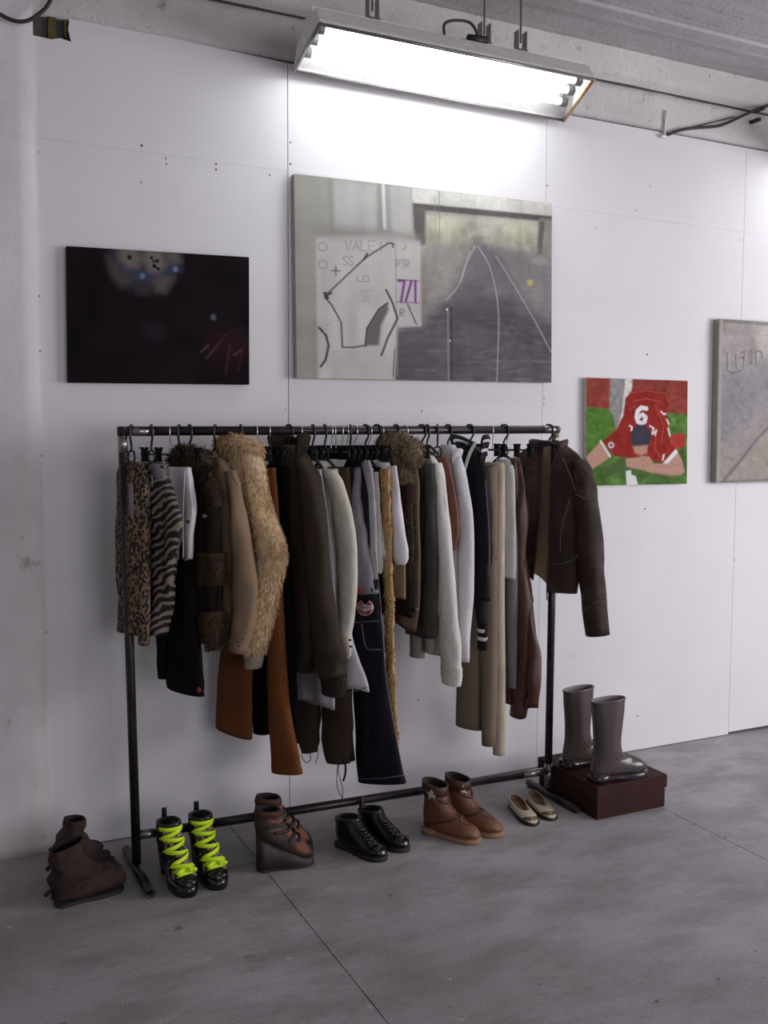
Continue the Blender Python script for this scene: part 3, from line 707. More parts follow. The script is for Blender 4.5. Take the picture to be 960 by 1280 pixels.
        for i, q in enumerate(pts):
            T = pts[min(i+1, lev)]-pts[max(i-1, 0)]; T = Vector((T.x, T.y, 0)).normalized()
            B = Vector((-T.y, T.x, 0))
            if B.x < 0: B = -B
            t_ = i/lev*m; j = min(int(t_), m-1); f = t_-j
            au, na = lerp(K[j][2], K[j+1][2], f), lerp(K[j][3], K[j+1][3], f)
            ring = []
            for k in range(22):
                a = 2*PI*k/22
                w = 1+wr*math.sin(nwr*i/lev*2*PI*0.5+2.2*math.sin(a+ph)+ph)*0.6+wr*1.6*noise.noise(Vector((math.cos(a)*1.6, math.sin(a)*1.6, i*0.32+ph)))
                du = math.cos(a)*au*w; dn = math.sin(a)*na*w
                u = q.x+B.x*du; z = q.y+B.y*du
                ring.append(s.P(-u if mirror else u, z, dn+noff))
            rings.append(ring)
        bm = bmesh.new()
        if hollow:
            cen = sum(rings[-1], Vector())/22; pc = sum(rings[-3], Vector())/22
            rings += [[cen+(v-cen)*0.88 for v in rings[-1]], [cen+(pc-cen)*1.2+(v-cen)*0.8 for v in rings[-1]]]
        add_rings(bm, rings, True, True)
        if ret: return bm
        return s.part(name, bm, mat, parent, label)
    def collar(s, mat, z, au, an, r0=0.010, r1=0.028, u=0.0, name='collar', wob=0.15, tilt=0.0, label=None, n=0.0):
        bm = bmesh.new(); A = s.U.copy(); B = s.N*math.cos(tilt)+Vector((0, 0, 1))*math.sin(tilt)
        add_torus(bm, s.P(u, z, n), A, B, au, an, r0, r1, wob=wob, seed=s.seed); return s.part(name, bm, mat, label=label)
    def stand(s, mat, z0, h, au, an, flare=0.012, th=0.005, dip=0.45, a0=0.25, a1=-1.25, u=0.0, name='stand_collar', label=None, stripes=(), smat=None, n=48):
        """a band collar, open at the front, higher at the near and far sides than at the nape"""
        def q(t, k):
            c_, s_ = math.cos(t), math.sin(t); hh = h*(1-dip+dip*abs(c_)**1.3)
            f = 1+0.10*noise.noise(Vector((c_*2, s_*2, s.seed)))
            return s.P(u+(au*f+flare*k)*c_, z0+hh*k-0.012*s_*0.5, (an*f+flare*k*.7)*s_)
        R = []; T = [lerp(a0*PI, a1*PI, i/n) for i in range(n+1)]
        for t in T:
            o = (q(t, 0)-s.P(u, q(t, 0).z)).normalized()*th; row = [0, .25, .5, .75, .93]
            R.append([q(t, k)+o for k in row]+[q(t, 1.0)+Vector((0, 0, th*.6))]+[q(t, k)-o for k in reversed(row)])
        bm = bmesh.new(); add_rings(bm, R); c = s.part(name, bm, mat, label=label)
        for k0, k1 in stripes:
            R = []
            for t in T:
                o = (q(t, 0)-s.P(u, q(t, 0).z)).normalized(); R.append([q(t, k0)+o*(th+.0015), q(t, k1)+o*(th+.0015), q(t, k1)-o*(th+.0015), q(t, k0)-o*(th+.0015)])
            bm = bmesh.new(); add_rings(bm, R); s.part('collar_stripe', bm, smat, c, 'white stripe on the collar')
        return c
    def seam(s, pts, mat, r=0.0022, n=0.0, name='seam', label=None, sm=20, parent=None):
        """a thin raised line laid at plane px points, offset n along N"""
        bm = bmesh.new(); P = []
        for px, py in pts: P.append(hit(px, py, s.N, s.c+s.N*n))
        add_tube(bm, P, r, 6, sm if len(pts) > 2 else 0); return s.part(name, bm, mat, label=label, parent=parent)
def add_fur(bm, count, L, down=0.75, seed=1, w=0.0011, face_ok=None):
    """short tapering strands rooted over the mesh's own faces"""
    rd = random.Random(seed); bmesh.ops.recalc_face_normals(bm, faces=bm.faces)
    fs = [f for f in bm.faces if len(f.verts) <= 4 and (face_ok is None or face_ok(f))]; ar = [f.calc_area() for f in fs]
    base = [([v.co.copy() for v in f.verts], f.normal.copy()) for f in fs]
    for vs, nr in rd.choices(base, ar, k=count):
        a, b = rd.random(), rd.random()
        p = vs[0].lerp(vs[1], a).lerp(vs[-1].lerp(vs[-2], a), b)
        rv = Vector((rd.gauss(0, 1), rd.gauss(0, 1), rd.gauss(0, 1)))
        d = (nr*(1-down)+Vector((0, 0, -1))*down+rv*0.22).normalized(); l = L*rd.uniform(0.6, 1.25)
        sd = d.cross(rv).normalized()*w*rd.uniform(.7, 1.3); m = p+d*l*0.5+nr*l*0.12; e = p+d*l+Vector((0, 0, -l*0.1))
        v = [bm.verts.new(q) for q in (p-nr*0.003-sd, p-nr*0.003+sd, m+sd*.8, m-sd*.8, e)]
        bm.faces.new(v[:4]); bm.faces.new((v[3], v[2], v[4]))

# ------------------------------------------------------------------ hangers
MWIRE = plain('chrome_wire', 'c9c6c6', 0.22, 0.95); MHANG = plain('hanger_black', '1c1a1e', 0.4); MCLIP = plain('clip_black', '151316', 0.7, spec=.12)
HANG = []
def hanger(hook, kind, label, th=20, low=None, w=0.125):
    x0 = rp(hook, 537).x; zb = barz(x0); rd = random.Random(int(hook)); a = math.radians(th)
    U = Vector((math.sin(a), -math.cos(a), 0)); N = Vector((-math.cos(a), -math.sin(a), 0))
    t = thing('clip_hanger' if kind == 'wire' else 'coat_hanger', label, 'hanger', (x0, YB, zb-0.10), 0, 'hangers on the rail')
    c = Vector((x0, YB, zb)); r = 0.0016 if kind == 'wire' else 0.0038
    tw = rd.uniform(-0.5, 0.5); H = Vector((math.sin(tw), -math.cos(tw), 0)); R = RY+r+0.0006
    def hp(u, z): return c+H*u+Vector((0, 0, z))
    pts = [hp(R*math.cos(g), R*math.sin(g)) for g in [math.radians(q) for q in range(200, -20, -20)]]
    lowz = -0.060 if kind != 'wire' else -0.072
    pts = pts[:-1]+[hp(R*0.98, -0.008), hp(R*0.8, -0.022), hp(0.006, -0.036), hp(0.0, -0.046), hp(0.0, lowz)]
    bm = bmesh.new(); add_tube(bm, pts, r, 8, 40); obj('hook', bm, MWIRE if kind == 'wire' else MHANG, t, True)
    def ap(u, z, n=0): return c+U*u+N*n+Vector((0, 0, z))
    bm = bmesh.new()
    if kind == 'wire':
        zz = lowz-0.006
        add_tube(bm, [ap(-w, zz), ap(w, zz)], 0.0035, 8); obj('rod', bm, MHANG, t, True)
        for u in (-w*0.88, -w*0.40, w*0.40, w*0.88):
            bm = bmesh.new()
            for sgn in (-1, 1):
                rot = Matrix.Rotation(math.atan2(U.y, U.x), 4, 'Z')
                rs = [[ap(u+q*0.008, zz+z, sgn*n) for q, n in ((-1, n0), (1, n0), (1, n0+.004), (-1, n0+.004))] for z, n0 in ((0.024, 0.009), (0.008, 0.003), (-0.010, 0.003), (-0.026, 0.005))]
                add_rings(bm, rs)
            add_tube(bm, [ap(u-0.011, zz+.006), ap(u+0.011, zz+.006)], 0.006, 8)
            obj('clip', bm, MCLIP, t, True, False)
    else:
        k = -0.052
        if kind == 'loop':   # neck opens into a six-sided eye
            hexp = [ap(q*0.020, k-0.010+z) for q, z in ((0, 0.0), (0.8, -0.006), (1, -0.026), (0.6, -0.042), (-0.6, -0.042), (-1, -0.026), (-0.8, -0.006), (0, 0.0))]
            add_tube(bm, hexp, 0.0036, 8); k2 = k-0.050
        else: k2 = k-0.008
        lw = 0.030 if low is None else low*.6
        for sg in (-1, 1):
            add_tube(bm, [ap(sg*0.004, k2), ap(sg*0.02, k2-0.004), ap(sg*0.04, k2-lw*0.6), ap(sg*0.055, k2-lw*1.0)], 0.0055, 8, 14, flat=0.005)
        obj('arms', bm, MHANG, t, True)
        if kind == 'loop':
            bm = bmesh.new(); add_tube(bm, [ap(-0.05, k2-lw*1.0), ap(0.05, k2-lw*1.0)], 0.0035, 8); obj('trouser_rod', bm, MHANG, t, True)
    return t
# ------------------------------------------------------------------ fabrics
def leopard():
    s = NT('leopard_print'); base = hexc('735e4c'); v = s.co((1, 1, 0.75))
    cell = s.voro(105, vec=v, rnd=0.9); nz = s.noise(90, 3)
    d = s.math('ADD', cell, s.math('MULTIPLY', s.math('SUBTRACT', nz, 0.5), 0.55))
    ringm = s.ramp(d, [(0.0, 0.0), (0.18, 0.0), (0.24, 1.0), (0.48, 1.0), (0.56, 0.0)])
    col = s.mix(ringm, s.mix(s.ramp(d, [(0.18, 1.0), (0.24, 0.0)]), base, hexc('4c3828')), hexc('17120f'))
    s.bump(s.noise(30, 3), 0.3, 0.006); return s.out(col, 0.7, spec=0.25)
def zebra():
    s = NT('zebra_print'); v = s.co((1, 1, 1), (0.5, 0.25, 0.0))
    w = s.wave(12.5, 7.5, vec=v, axis='Z', detail=2, dscale=1.2)
    col = s.ramp(w, [(0.55, hexc('15100f')), (0.63, hexc('776a60'))])
    s.bump(s.noise(26, 3), 0.3, 0.006); return s.out(col, 0.6, spec=0.3)
def denim(name, h, h2):
    s = NT(name); a, b = hexc(h), hexc(h2)
    col = s.ramp(s.noise(5, 5, 0.65, vec=s.co((2.0, 2.0, 0.7))), [(0.35, a), (0.68, b)])
    s.bump(s.math('ADD', s.noise(400, 2), s.math('MULTIPLY', s.noise(18, 4), 3)), 0.3, 0.004); return s.out(col, 0.85, spec=0.06)
def pinstripe(name, h, h2, sc=42):
    s = NT(name); w = s.wave(sc, 0.1, axis='Y'); s.bump(s.noise(25, 3), 0.2, 0.005)
    return s.out(s.ramp(w, [(0.80, hexc(h)), (0.92, hexc(h2))]), 0.85, spec=0.15)
LEO, ZEB = leopard(), zebra()
WHITE = cloth('white_cotton', 'e0dce0', var=0.06); WHITED = denim('white_denim', 'b5b2b6', 'cfcccf'); OFFW = cloth('off_white_cotton', 'c6c1bc', var=0.08)
BLKJ = denim('black_denim', '120f11', '1b1718'); BLACK = cloth('black_cloth', '0d0b0d', var=0.3); DBROWN = cloth('dark_brown_wool', '241c19', var=0.35)
SUEDE = cloth('tan_suede', '8a745f', 0.95, 0.16, 7, 300, 0.2); RUST = cord('rust_corduroy', '6d4022', 70); BOMB = cloth('brown_nylon', '352a22', 0.7, 0.25, 6, 300, 0.3, 0.2)
RIB = knit('ribbed_band', '352c26', 120, 0.9, 'Y', 0.8); LAV = cloth('lavender_grey_cotton', 'a9a5aa', 0.9, 0.12); CREAMK = cloth('cream_knit', 'cdc6b8', 0.95, 0.08, 10, 200, 0.5)
CARGO = cloth('cargo_cotton', '42362d', 0.9, 0.2, 8); INDIGO = denim('dark_indigo', '151317', '2a2730'); GREYL = cloth('lilac_grey_cloth', '77727c', 0.45, 0.2, 8, 200, 0.4, 0.5)
CHAR = cloth('charcoal_wool', '262328', 0.9, 0.2); MUST = furmat('mustard_pile', [(0.3, hexc('8f7047')), (0.6, hexc('c19e6e'))], 18, 1.0); TANC = cloth('tan_cotton', '8b7867', 0.9, 0.12)
FURB = furmat('beige_fur', [(0.28, hexc('876b4e')), (0.46, hexc('bb9d78')), (0.66, hexc('dcc8a8'))]); FURD = furmat('dark_fur', [(0.3, hexc('1d1510')), (0.55, hexc('463527')), (0.7, hexc('604c3a'))], 22, 0.8)
FURG = furmat('grey_brown_fur', [(0.3, hexc('4d4033')), (0.5, hexc('83715a')), (0.68, hexc('a8977c'))], 20, 0.8)
PINKB = cloth('dusty_brown_cotton', '6f5a50', 0.9, 0.2); GSUEDE = leather('grey_green_suede', '41423d', 0.75, 0.3, 0.2, 8, 0.25); GREYT = cloth('grey_beige_cotton', '8b847f', 0.9, 0.1)
WKNIT = cloth('white_knit', 'd8d4ce', 0.95, 0.05, 10, 200, 0.5); WSTRIPE = cloth('white_ribbed_knit', 'd0cdd0', 0.95, 0.05, 10, 160, 0.5); RBROWN = leather('rust_leather', '6e3f2f', 0.5, 0.25)
VARS = cloth('black_satin_wool', '131115', 0.65, 0.3, 10, 300, 0.25, 0.2); TAUPE = cloth('taupe_stripe', '7f6f62', .9, .1); CREAMC = cord('cream_corduroy', 'c9bba6', 110)
PALE = cloth('pale_grey_jersey', 'c4c0c0', 0.9, 0.1); GREYTR = cloth('mid_grey_flannel', '7e797c', 0.9, 0.1); BLEATH = leather('brown_coat_leather', '4a2822', 0.36, 0.3, 0.2, 6)
JLEATH = leather('worn_jacket_leather', '33241f', 0.48, 0.3, 0.5, 8, 0.22, '5a483f'); LINING = cloth('tan_lining', 'd2bd9c', 0.7, 0.15, 9, 200, 0.4); SEAMM = plain('seam_thread', '5e5148', 0.7)
TAGM = cloth('paper_tag', '8a8588', 0.8, 0.1); CORDM = plain('drawcord', '2c282b', 0.8); REDM = plain('red_patch', '9c2f2c', 0.8); WHM = plain('white_thread', 'c9c3c6', 0.8); ZIPM = plain('zip_metal', '8f8a85', 0.3, 0.9); STITCH = plain('pale_stitch', '77727c', 0.8)
BTN = plain('button_dark', '4c4039', 0.4)

def dot(g, px, py, r, mat, n=0.0, name='button', sq=1.0, label=None, thick=0.004, parent=None):
    c = hit(px, py, g.N, g.c+g.N*n); bm = bmesh.new(); k = r/pxm(c)
    A = g.U*sq
    add_prism(bm, [c+A*(k*math.cos(2*PI*i/14))*1.6+Vector((0, 0, k*math.sin(2*PI*i/14))) for i in range(14)], g.N*thick)
    return g.part(name, bm, mat, label=label, parent=parent)

# 1 leopard top ------------------------------------------------------------
g = G('leopard_top', 'leopard print long sleeved top, first garment at the left end of the rail', 'top', 164)
g.body('body', LEO, [(578, 178), (590, 184), (640, 186), (700, 187), (760, 186), (794, 185)], 0.06, 0.008, 4, far_max=0.10)
g.sleeve('sleeve', LEO, [(588, 170, 186), (640, 172, 188), (700, 172, 188), (760, 172, 188), (806, 173, 186)], 0.022)
g.sleeve('sleeve', LEO, [(600, 158, 170), (650, 155, 168), (700, 152, 166), (750, 148, 163), (789, 146, 160)], 0.022)
bm = bmesh.new(); add_prism(bm, [hit(x, y, g.N, g.c+g.U*.06+g.N*.034) for x, y in ((161, 604), (166, 603), (167, 647), (162, 648))], g.N*.002); g.part('swing_tag', bm, TAGM, label='grey paper swing tag')
hanger(164, 'loop', 'black hanger of the leopard top, first hook from the left')
# 2 zebra top
g = G('zebra_top', 'brown and black zebra striped draped top beside the leopard top', 'top', 189)
g.body('body', ZEB, [(579, 204), (600, 213), (630, 225), (655, 230), (680, 227), (720, 220), (760, 214), (797, 211)], 0.065, 0.011, 5, mir=0.55, far_max=0.15, hemw=0.006)
bm = bmesh.new(); P_ = [hit(x, y, g.N, g.c+g.N*.036) for x, y in ((187, 581), (193, 579), (207, 590), (205, 598), (197, 599), (188, 592))]; add_prism(bm, P_, g.N*.004); g.part('facing', bm, TAGM, label='pale grey neck facing')
bm = bmesh.new(); add_prism(bm, [hit(x, y, g.N, g.c+g.N*.038) for x, y in ((186, 594), (191, 593), (192, 643), (187, 644))], g.N*.002); g.part('swing_tag', bm, TAGM, label='grey paper swing tag')
hanger(189, 'loop', 'black hanger of the zebra striped top, second hook from the left')
# 3 black jeans
g = G('black_jeans', 'black jeans with a red hem tab hanging behind the white skirt', 'jeans', 224, 25)
g.body('waist', BLKJ, [(590, 240), (640, 245), (690, 247)], 0.05, 0.005, 3, mir=0.8)
g.sleeve('leg', BLKJ, [(660, 222, 248), (720, 216, 247), (790, 211, 250), (840, 209, 254), (864, 208, 255)], 0.03, amax=0.11, wr=.03)
g.sleeve('leg', BLKJ, [(660, 198, 226), (720, 196, 222), (790, 195, 218), (847, 197, 214)], 0.03, amax=0.11, wr=.03)
dot(g, 249, 862, 3.4, REDM, 0.045, 'red_tab', 0.6, 'red tab at the hem')
hanger(224, 'plain', 'black hanger of the black jeans, just right of the white skirt hanger')
# 4 white skirt
g = G('white_skirt', 'short white skirt clipped between the zebra top and the dark fur trimmed coat', 'skirt', 213, 28)
g.body('skirt_body', WHITE, [(584, 240, 211), (600, 243, 212), (640, 245, 214), (670, 244, 216), (690, 243, 217), (700, 242, 218)], 0.026, 0.012, 3, hemw=0.006, p=5)
g.seam([(231, 588), (229, 640), (229, 698)], WHM, 0.002, 0.024, 'side_fold')
dot(g, 236, 652, 2.0, BTN, 0.034, 'embroidery', label='small dark embroidery')
hanger(213, 'wire', 'chrome clip hanger of the short white skirt', 28, w=0.15)
# 5 dark coat with fur trims
g = G('fur_trimmed_coat', 'dark brown coat with brown fur collar and fur bands left of the tan suede jacket', 'coat', 240, 20)
g.body('body', DBROWN, [(572, 246), (582, 257), (604, 266), (650, 272), (700, 276), (760, 279), (806, 279)], 0.06, 0.008, 4, far_max=0.2)
bm = g.sleeve('sleeve', DBROWN, [(585, 247, 267), (640, 255, 275), (700, 257, 279), (760, 258, 279), (808, 262, 278)], 0.032, ret=True); g.part('sleeve', bm, DBROWN)
for rows, k in (([(603, 256, 271), (616, 260, 277), (632, 262, 277)], 700), ([(690, 250, 281), (708, 248, 282), (728, 248, 281)], 1500), ([(764, 251, 282), (788, 254, 282), (812, 260, 280)], 1400)):
    bm = g.sleeve('fur_band', FURD, rows, 0.040, ret=True, hollow=False, lev=8); add_fur(bm, k, 0.016, 0.45, 3); g.part('fur_band', bm, FURD, label='band of brown fur')
bm = bmesh.new(); add_torus(bm, g.P(0.0, 1.385), g.U, g.N*0.8+Vector((0, 0, .5)), 0.075, 0.045, 0.026, 0.034, wob=.3, seed=3); add_fur(bm, 2200, 0.020, 0.35, 4); g.part('fur_collar', bm, FURD, label='brown fur collar')
bm = g.sleeve('x', FURD, [(566, 240, 262), (582, 246, 266), (600, 252, 267)], 0.03, ret=True, hollow=False, lev=8); add_fur(bm, 1100, 0.018, 0.4, 5); g.part('fur_lapel', bm, FURD, label='brown fur lapel')
dot(g, 256, 645, 2.6, ZIPM, 0.04, 'ring')
hanger(237, 'plain', 'black hanger of the fur trimmed coat', low=0.05)
# 6 tan suede jacket
g = G('suede_jacket', 'tan suede jacket hanging left of the beige fur coat', 'jacket', 269, 20)
g.body('body', SUEDE, [(572, 279), (584, 287), (604, 297), (660, 304), (720, 308), (780, 306), (808, 303)], 0.055, 0.006, 3, far_max=0.2)
g.sleeve('sleeve', SUEDE, [(590, 281, 296), (610, 284, 301), (650, 288, 310), (697, 290, 318), (740, 290, 322), (775, 289, 319), (812, 283, 309)], 0.034, wr=.08)
for x, y in ((286, 801), (295, 797), (304, 799), (291, 806), (300, 807), (298, 803)): dot(g, x, y, 1.1, BTN, 0.048, 'punched_dot')
g.seam([(284, 578), (291, 596), (297, 607)], SEAMM, 0.002, 0.035)
hanger(269, 'loop', 'black hanger of the tan suede jacket')
# 7 beige fur coat
g = G('fur_coat', 'shaggy beige fur coat, bulkiest light garment near the left of the rail', 'coat', 301, 22)
bm = g.body('body', FURB, [(557, 315), (564, 325), (585, 331), (640, 338), (690, 343), (760, 335), (806, 326)], 0.10, 0.006, 3, far_max=0.17, ret=True)
add_fur(bm, 11000, 0.019, 0.8, 7); g.part('body', bm, FURB)
bm = g.sleeve('sleeve', FURB, [(570, 298, 327), (600, 306, 333), (643, 314, 344), (680, 320, 357), (700, 321, 357), (740, 319, 349), (780, 311, 342), (812, 304, 335)], 0.05, ret=True, wr=.04); add_fur(bm, 9000, 0.019, 0.8, 8); g.part('sleeve', bm, FURB)
bm = bmesh.new(); add_torus(bm, g.P(-0.005, 1.428), g.U, g.N*.9+Vector((0, 0, .3)), 0.060, 0.045, 0.032, 0.028, wob=.4, seed=8); add_fur(bm, 4500, 0.022, 0.45, 9); g.part('fur_collar', bm, FURB)
g.sleeve('cuff', knit('pale_knit_cuff', '9c907f', 60), [(806, 304, 329), (822, 304, 330), (834, 305, 328)], 0.036, wr=.01, lev=8)
hanger(301, 'plain', 'black hanger of the shaggy beige fur coat')
# 8 rust corduroy trousers
g = G('corduroy_trousers', 'rust brown corduroy trousers hanging behind the beige fur coat', 'trousers', 322, 24)
g.body('waist', RUST, [(585, 346), (640, 349), (700, 352)], 0.04, 0.004, 3, mir=0.9)
g.sleeve('leg', RUST, [(680, 328, 352), (740, 331, 354), (800, 333, 357), (880, 335, 362), (940, 338, 373), (966, 339, 378)], 0.028, amax=0.13, wr=.02)
g.sleeve('leg', RUST, [(680, 286, 318), (740, 280, 317), (800, 277, 317), (860, 271, 316), (916, 268, 315)], 0.028, amax=0.16, wr=.02)
hanger(320, 'wire', 'chrome clip hanger of the rust corduroy trousers', 24, w=.07)
# 9 black flared trousers
g = G('flared_trousers', 'black flared trousers hanging between the rust corduroys and the brown bomber jacket', 'trousers', 338, 24)
g.body('waist', BLACK, [(582, 362), (640, 362), (700, 364)], 0.04, 0.004, 3, mir=0.9)
g.sleeve('leg', BLACK, [(680, 340, 364), (740, 344, 366), (800, 346, 368), (880, 347, 373), (926, 347, 375)], 0.028, amax=0.13, wr=.02)
g.sleeve('leg', BLACK, [(680, 312, 338), (760, 312, 338), (840, 314, 338), (916, 316, 338)], 0.028, amax=0.13, wr=.02)
hanger(338, 'wire', 'chrome clip hanger of the black flared trousers', 24, w=.07)
# 10 brown bomber
g = G('bomber_jacket', 'large dark brown bomber jacket with ribbed collar and cuff in the left half', 'jacket', 361, 22)
g.body('body', BOMB, [(556, 374), (566, 384), (580, 392), (606, 402), (700, 408), (780, 408), (820, 402), (836, 394)], 0.085, 0.008, 3, far_max=0.17)
g.sleeve('sleeve', BOMB, [(572, 366, 386), (590, 370, 397), (620, 374, 405), (690, 378, 412), (760, 384, 419), (800, 389, 427), (826, 392, 432), (846, 398, 433)], 0.042, wr=.09, amax=0.1)
g.sleeve('cuff', RIB, [(842, 400, 433), (856, 401, 433), (868, 402, 431)], 0.034, wr=.01, lev=8, label='ribbed cuff')
g.sleeve('rib_hem', RIB, [(822, 366, 400), (838, 368, 396)], 0.04, wr=.01, lev=6, amax=.2, label='ribbed hem')
g.stand(RIB, 1.385, 0.095, 0.060, 0.045, 0.022, 0.009, 0.30, 0.15, -1.15, label='ribbed stand collar', name='rib_collar')
hanger(361, 'plain', 'black hanger inside the brown bomber jacket collar')
# 11 lavender tunic
g = G('grey_tunic', 'lavender grey tunic between the brown bomber and the cream cardigan', 'tunic', 391, 18)
g.body('body', LAV, [(586, 403), (600, 405), (650, 412), (710, 419), (780, 420), (850, 420), (886, 418)], 0.034, 0.007, 4, far_max=0.2, hemw=.006)
hanger(377, 'wire', 'bare chrome clip hanger just right of the bomber jacket collar', 18)
hanger(391, 'loop', 'black hanger of the lavender grey tunic', 18)
# 12 cream cardigan
g = G('cream_cardigan', 'long cream knitted cardigan with a buttoned cuff, right of the brown bomber', 'cardigan', 406, 20)
g.body('body', CREAMK, [(574, 402), (586, 413), (604, 425), (640, 434), (700, 438), (760, 436), (808, 432)], 0.04, 0.005, 4, far_max=0.2)
g.sleeve('sleeve', CREAMK, [(590, 404, 421), (610, 410, 431), (640, 414, 440), (690, 419, 447), (750, 422, 446), (790, 425, 440), (822, 427, 436)], 0.026, wr=.05)
g.sleeve('cuff', CREAMK, [(796, 424, 440), (812, 427, 439), (820, 430, 437)], 0.022, wr=.1, lev=8)
for x, y in ((428, 802), (438, 800), (439, 808)): dot(g, x, y, 1.4, BTN, 0.03)
hanger(406, 'loop', 'black hanger of the cream cardigan')
# 13 white denim skirt
g = G('denim_skirt', 'pale grey white flared skirt whose hem shows below the bomber cuff', 'skirt', 414, 22)
g.body('skirt_body', WHITED, [(586, 424), (640, 430), (700, 435), (782, 442), (830, 453), (864, 461)], 0.04, 0.010, 4, far_max=0.24, hemw=.006, mir=.9)
g.seam([(404, 871), (430, 868), (459, 859)], STITCH, 0.0015, 0.028, 'hem_stitch')
hanger(414, 'wire', 'chrome clip hanger of the pale flared skirt, left of a close row of wire hooks', 22)
# 14 cargo trousers
g = G('cargo_trousers', 'dark olive brown cropped trousers with hanging drawcords at the hems', 'trousers', 424, 24)
g.body('waist', CARGO, [(584, 438), (640, 440), (700, 440)], 0.04, 0.004, 3, mir=0.9)
g.sleeve('leg', CARGO, [(680, 416, 440), (760, 410, 440), (840, 404, 441), (900, 401, 441), (932, 402, 440), (953, 408, 438)], 0.03, amax=0.13, wr=.05)
g.sleeve('leg', CARGO, [(680, 384, 414), (760, 378, 410), (840, 370, 404), (890, 368, 401), (925, 372, 400), (940, 378, 398)], 0.03, amax=0.13, wr=.05)
for pts in ([(378, 932), (377, 945), (382, 953), (388, 950), (387, 942), (383, 938)], [(397, 938), (397, 947), (394, 954)], [(423, 948), (421, 970), (422, 985), (428, 998), (428, 1002)], [(425, 948), (423, 965), (428, 985), (428, 1002)]): g.seam(pts, CORDM, 0.0016, 0.02, 'drawcord')
g.seam([(431, 948), (432, 962), (431, 970), (429, 976)], CORDM, 0.0045, 0.02, 'strap_end', sm=12)
hanger(420, 'wire', 'chrome clip hanger, second in the close row of wire hooks', 24); hanger(428, 'wire', 'chrome clip hanger, third in the close row of wire hooks', 24)
# 15 dark jeans with patches
g = G('patched_jeans', 'dark indigo wide jeans with a round red and white patch on the thigh', 'jeans', 436, 27)
g.body('waist', INDIGO, [(584, 448), (610, 453), (660, 461), (720, 468)], 0.045, 0.006, 3, mir=0.8)
g.sleeve('leg', INDIGO, [(725, 437, 470), (745, 438, 472.5), (800, 439, 479), (860, 441, 485), (920, 444, 494), (978, 447, 507)], 0.030, amax=0.17, wr=.02)
g.sleeve('leg', INDIGO, [(690, 410, 440), (760, 408, 438), (830, 410, 440), (900, 416, 440), (950, 420, 444)], 0.030, amax=0.13, wr=.02)
bm = g.sleeve('x', GREYL, [(584, 440, 449), (625, 438, 455), (680, 437, 464), (742, 438, 473)], 0.034, ret=True, wr=.07, amax=.15); g.part('upper_leg_panel', bm, GREYL, label='lilac grey upper panel')  # separate lilac grey piece over the upper leg, paler than the indigo below
def vpt(g, px, py, u=0.0):   # a point just on the viewer's side of the near leg
    P = hit(px, py, g.N, g.c); d = (CAM-P).normalized(); return P+d*u
def patch(name, pts, mat, u, label=None, th=0.004, parent=None):
    bm = bmesh.new(); P = [vpt(g, x, y, u) for x, y in pts]; add_prism(bm, P, (CAM-P[0]).normalized()*th); return g.part(name, bm, mat, parent, label)
U0 = 0.068
pa = patch('round_patch', [(456.5+10.6*math.cos(k*PI/10), 759.5+10.2*math.sin(k*PI/10)) for k in range(20)], WHM, U0, 'round red and white patch')
def sec(a0, a1, r=9.4): return [(456.5+r*math.cos(math.radians(lerp(a0, a1, k/6))), 759.5+r*math.sin(math.radians(lerp(a0, a1, k/6)))) for k in range(7)]
patch('red_quarter', sec(14, 84)+[(457.2, 765)], REDM, U0+.006, parent=pa); patch('red_quarter', sec(96, 166)+[(455.8, 765)], REDM, U0+.006, parent=pa)
patch('red_quarter', sec(196, 236)+[(454.5, 757)], REDM, U0+.006, parent=pa); patch('red_quarter', sec(304, 344)+[(458.5, 757)], REDM, U0+.006, parent=pa)
patch('black_notch', sec(240, 300, 10.4)+[(456.5, 756)], BLACK, U0+.007, parent=pa)
bmt = bmesh.new()
for k in range(9): add_prism(bmt, [vpt(g, 448.6+k*1.9+dx, 759.6+dy, U0+.0105) for dx, dy in ((0, -1.1), (.9, -1.3), (1.1, 1.0), (.2, 1.2))], (CAM-g.c).normalized()*.001)
g.part('tiny_lettering', bmt, BTN, pa)
patch('red_flower', [(450.5+(3.6+1.1*math.cos(5*a))*math.cos(a), 738.5+(3.4+1.0*math.cos(5*a))*math.sin(a)) for a in [k*2*PI/30 for k in range(30)]], REDM, U0+.002, 'red flower patch')
for pts in ([(469, 690), (477, 770), (483, 850), (497, 930), (505, 970)],): 
    bm = bmesh.new(); add_tube(bm, [vpt(g, x, y, .03) for x, y in pts], .0016, 6, 20); g.part('side_seam', bm, STITCH)
for pts in ([(444, 778), (474, 776)], [(448, 741), (470, 740)], [(452, 780), (456, 806), (460, 812), (476, 812)], [(448, 974), (478, 973), (506, 969)]):
    bm = bmesh.new(); add_tube(bm, [vpt(g, x, y, .062) for x, y in pts], .0012, 6); g.part('stitch_line', bm, STITCH)
hanger(434, 'wire', 'chrome clip hanger of the patched jeans, fourth in the close row of wire hooks', 27)
# 16 charcoal jacket with lilac shirt
g = G('charcoal_jacket', 'charcoal jacket with a pale lilac edge right of the patched jeans', 'jacket', 443, 20)
g.body('body', CHAR, [(572, 452), (580, 458), (600, 463), (640, 467), (700, 468), (760, 470)], 0.036, 0.005, 3, far_max=0.2)
g.sleeve('sleeve', LAV, [(577, 452, 462), (600, 456, 466), (640, 459, 469), (700, 460, 472), (724, 462, 472)], 0.020, wr=.05, label='pale lilac sleeve')
hanger(438, 'plain', 'black hanger in the middle of the close row of wire hooks'); hanger(443, 'wire', 'chrome clip hanger, last in the close row of wire hooks')
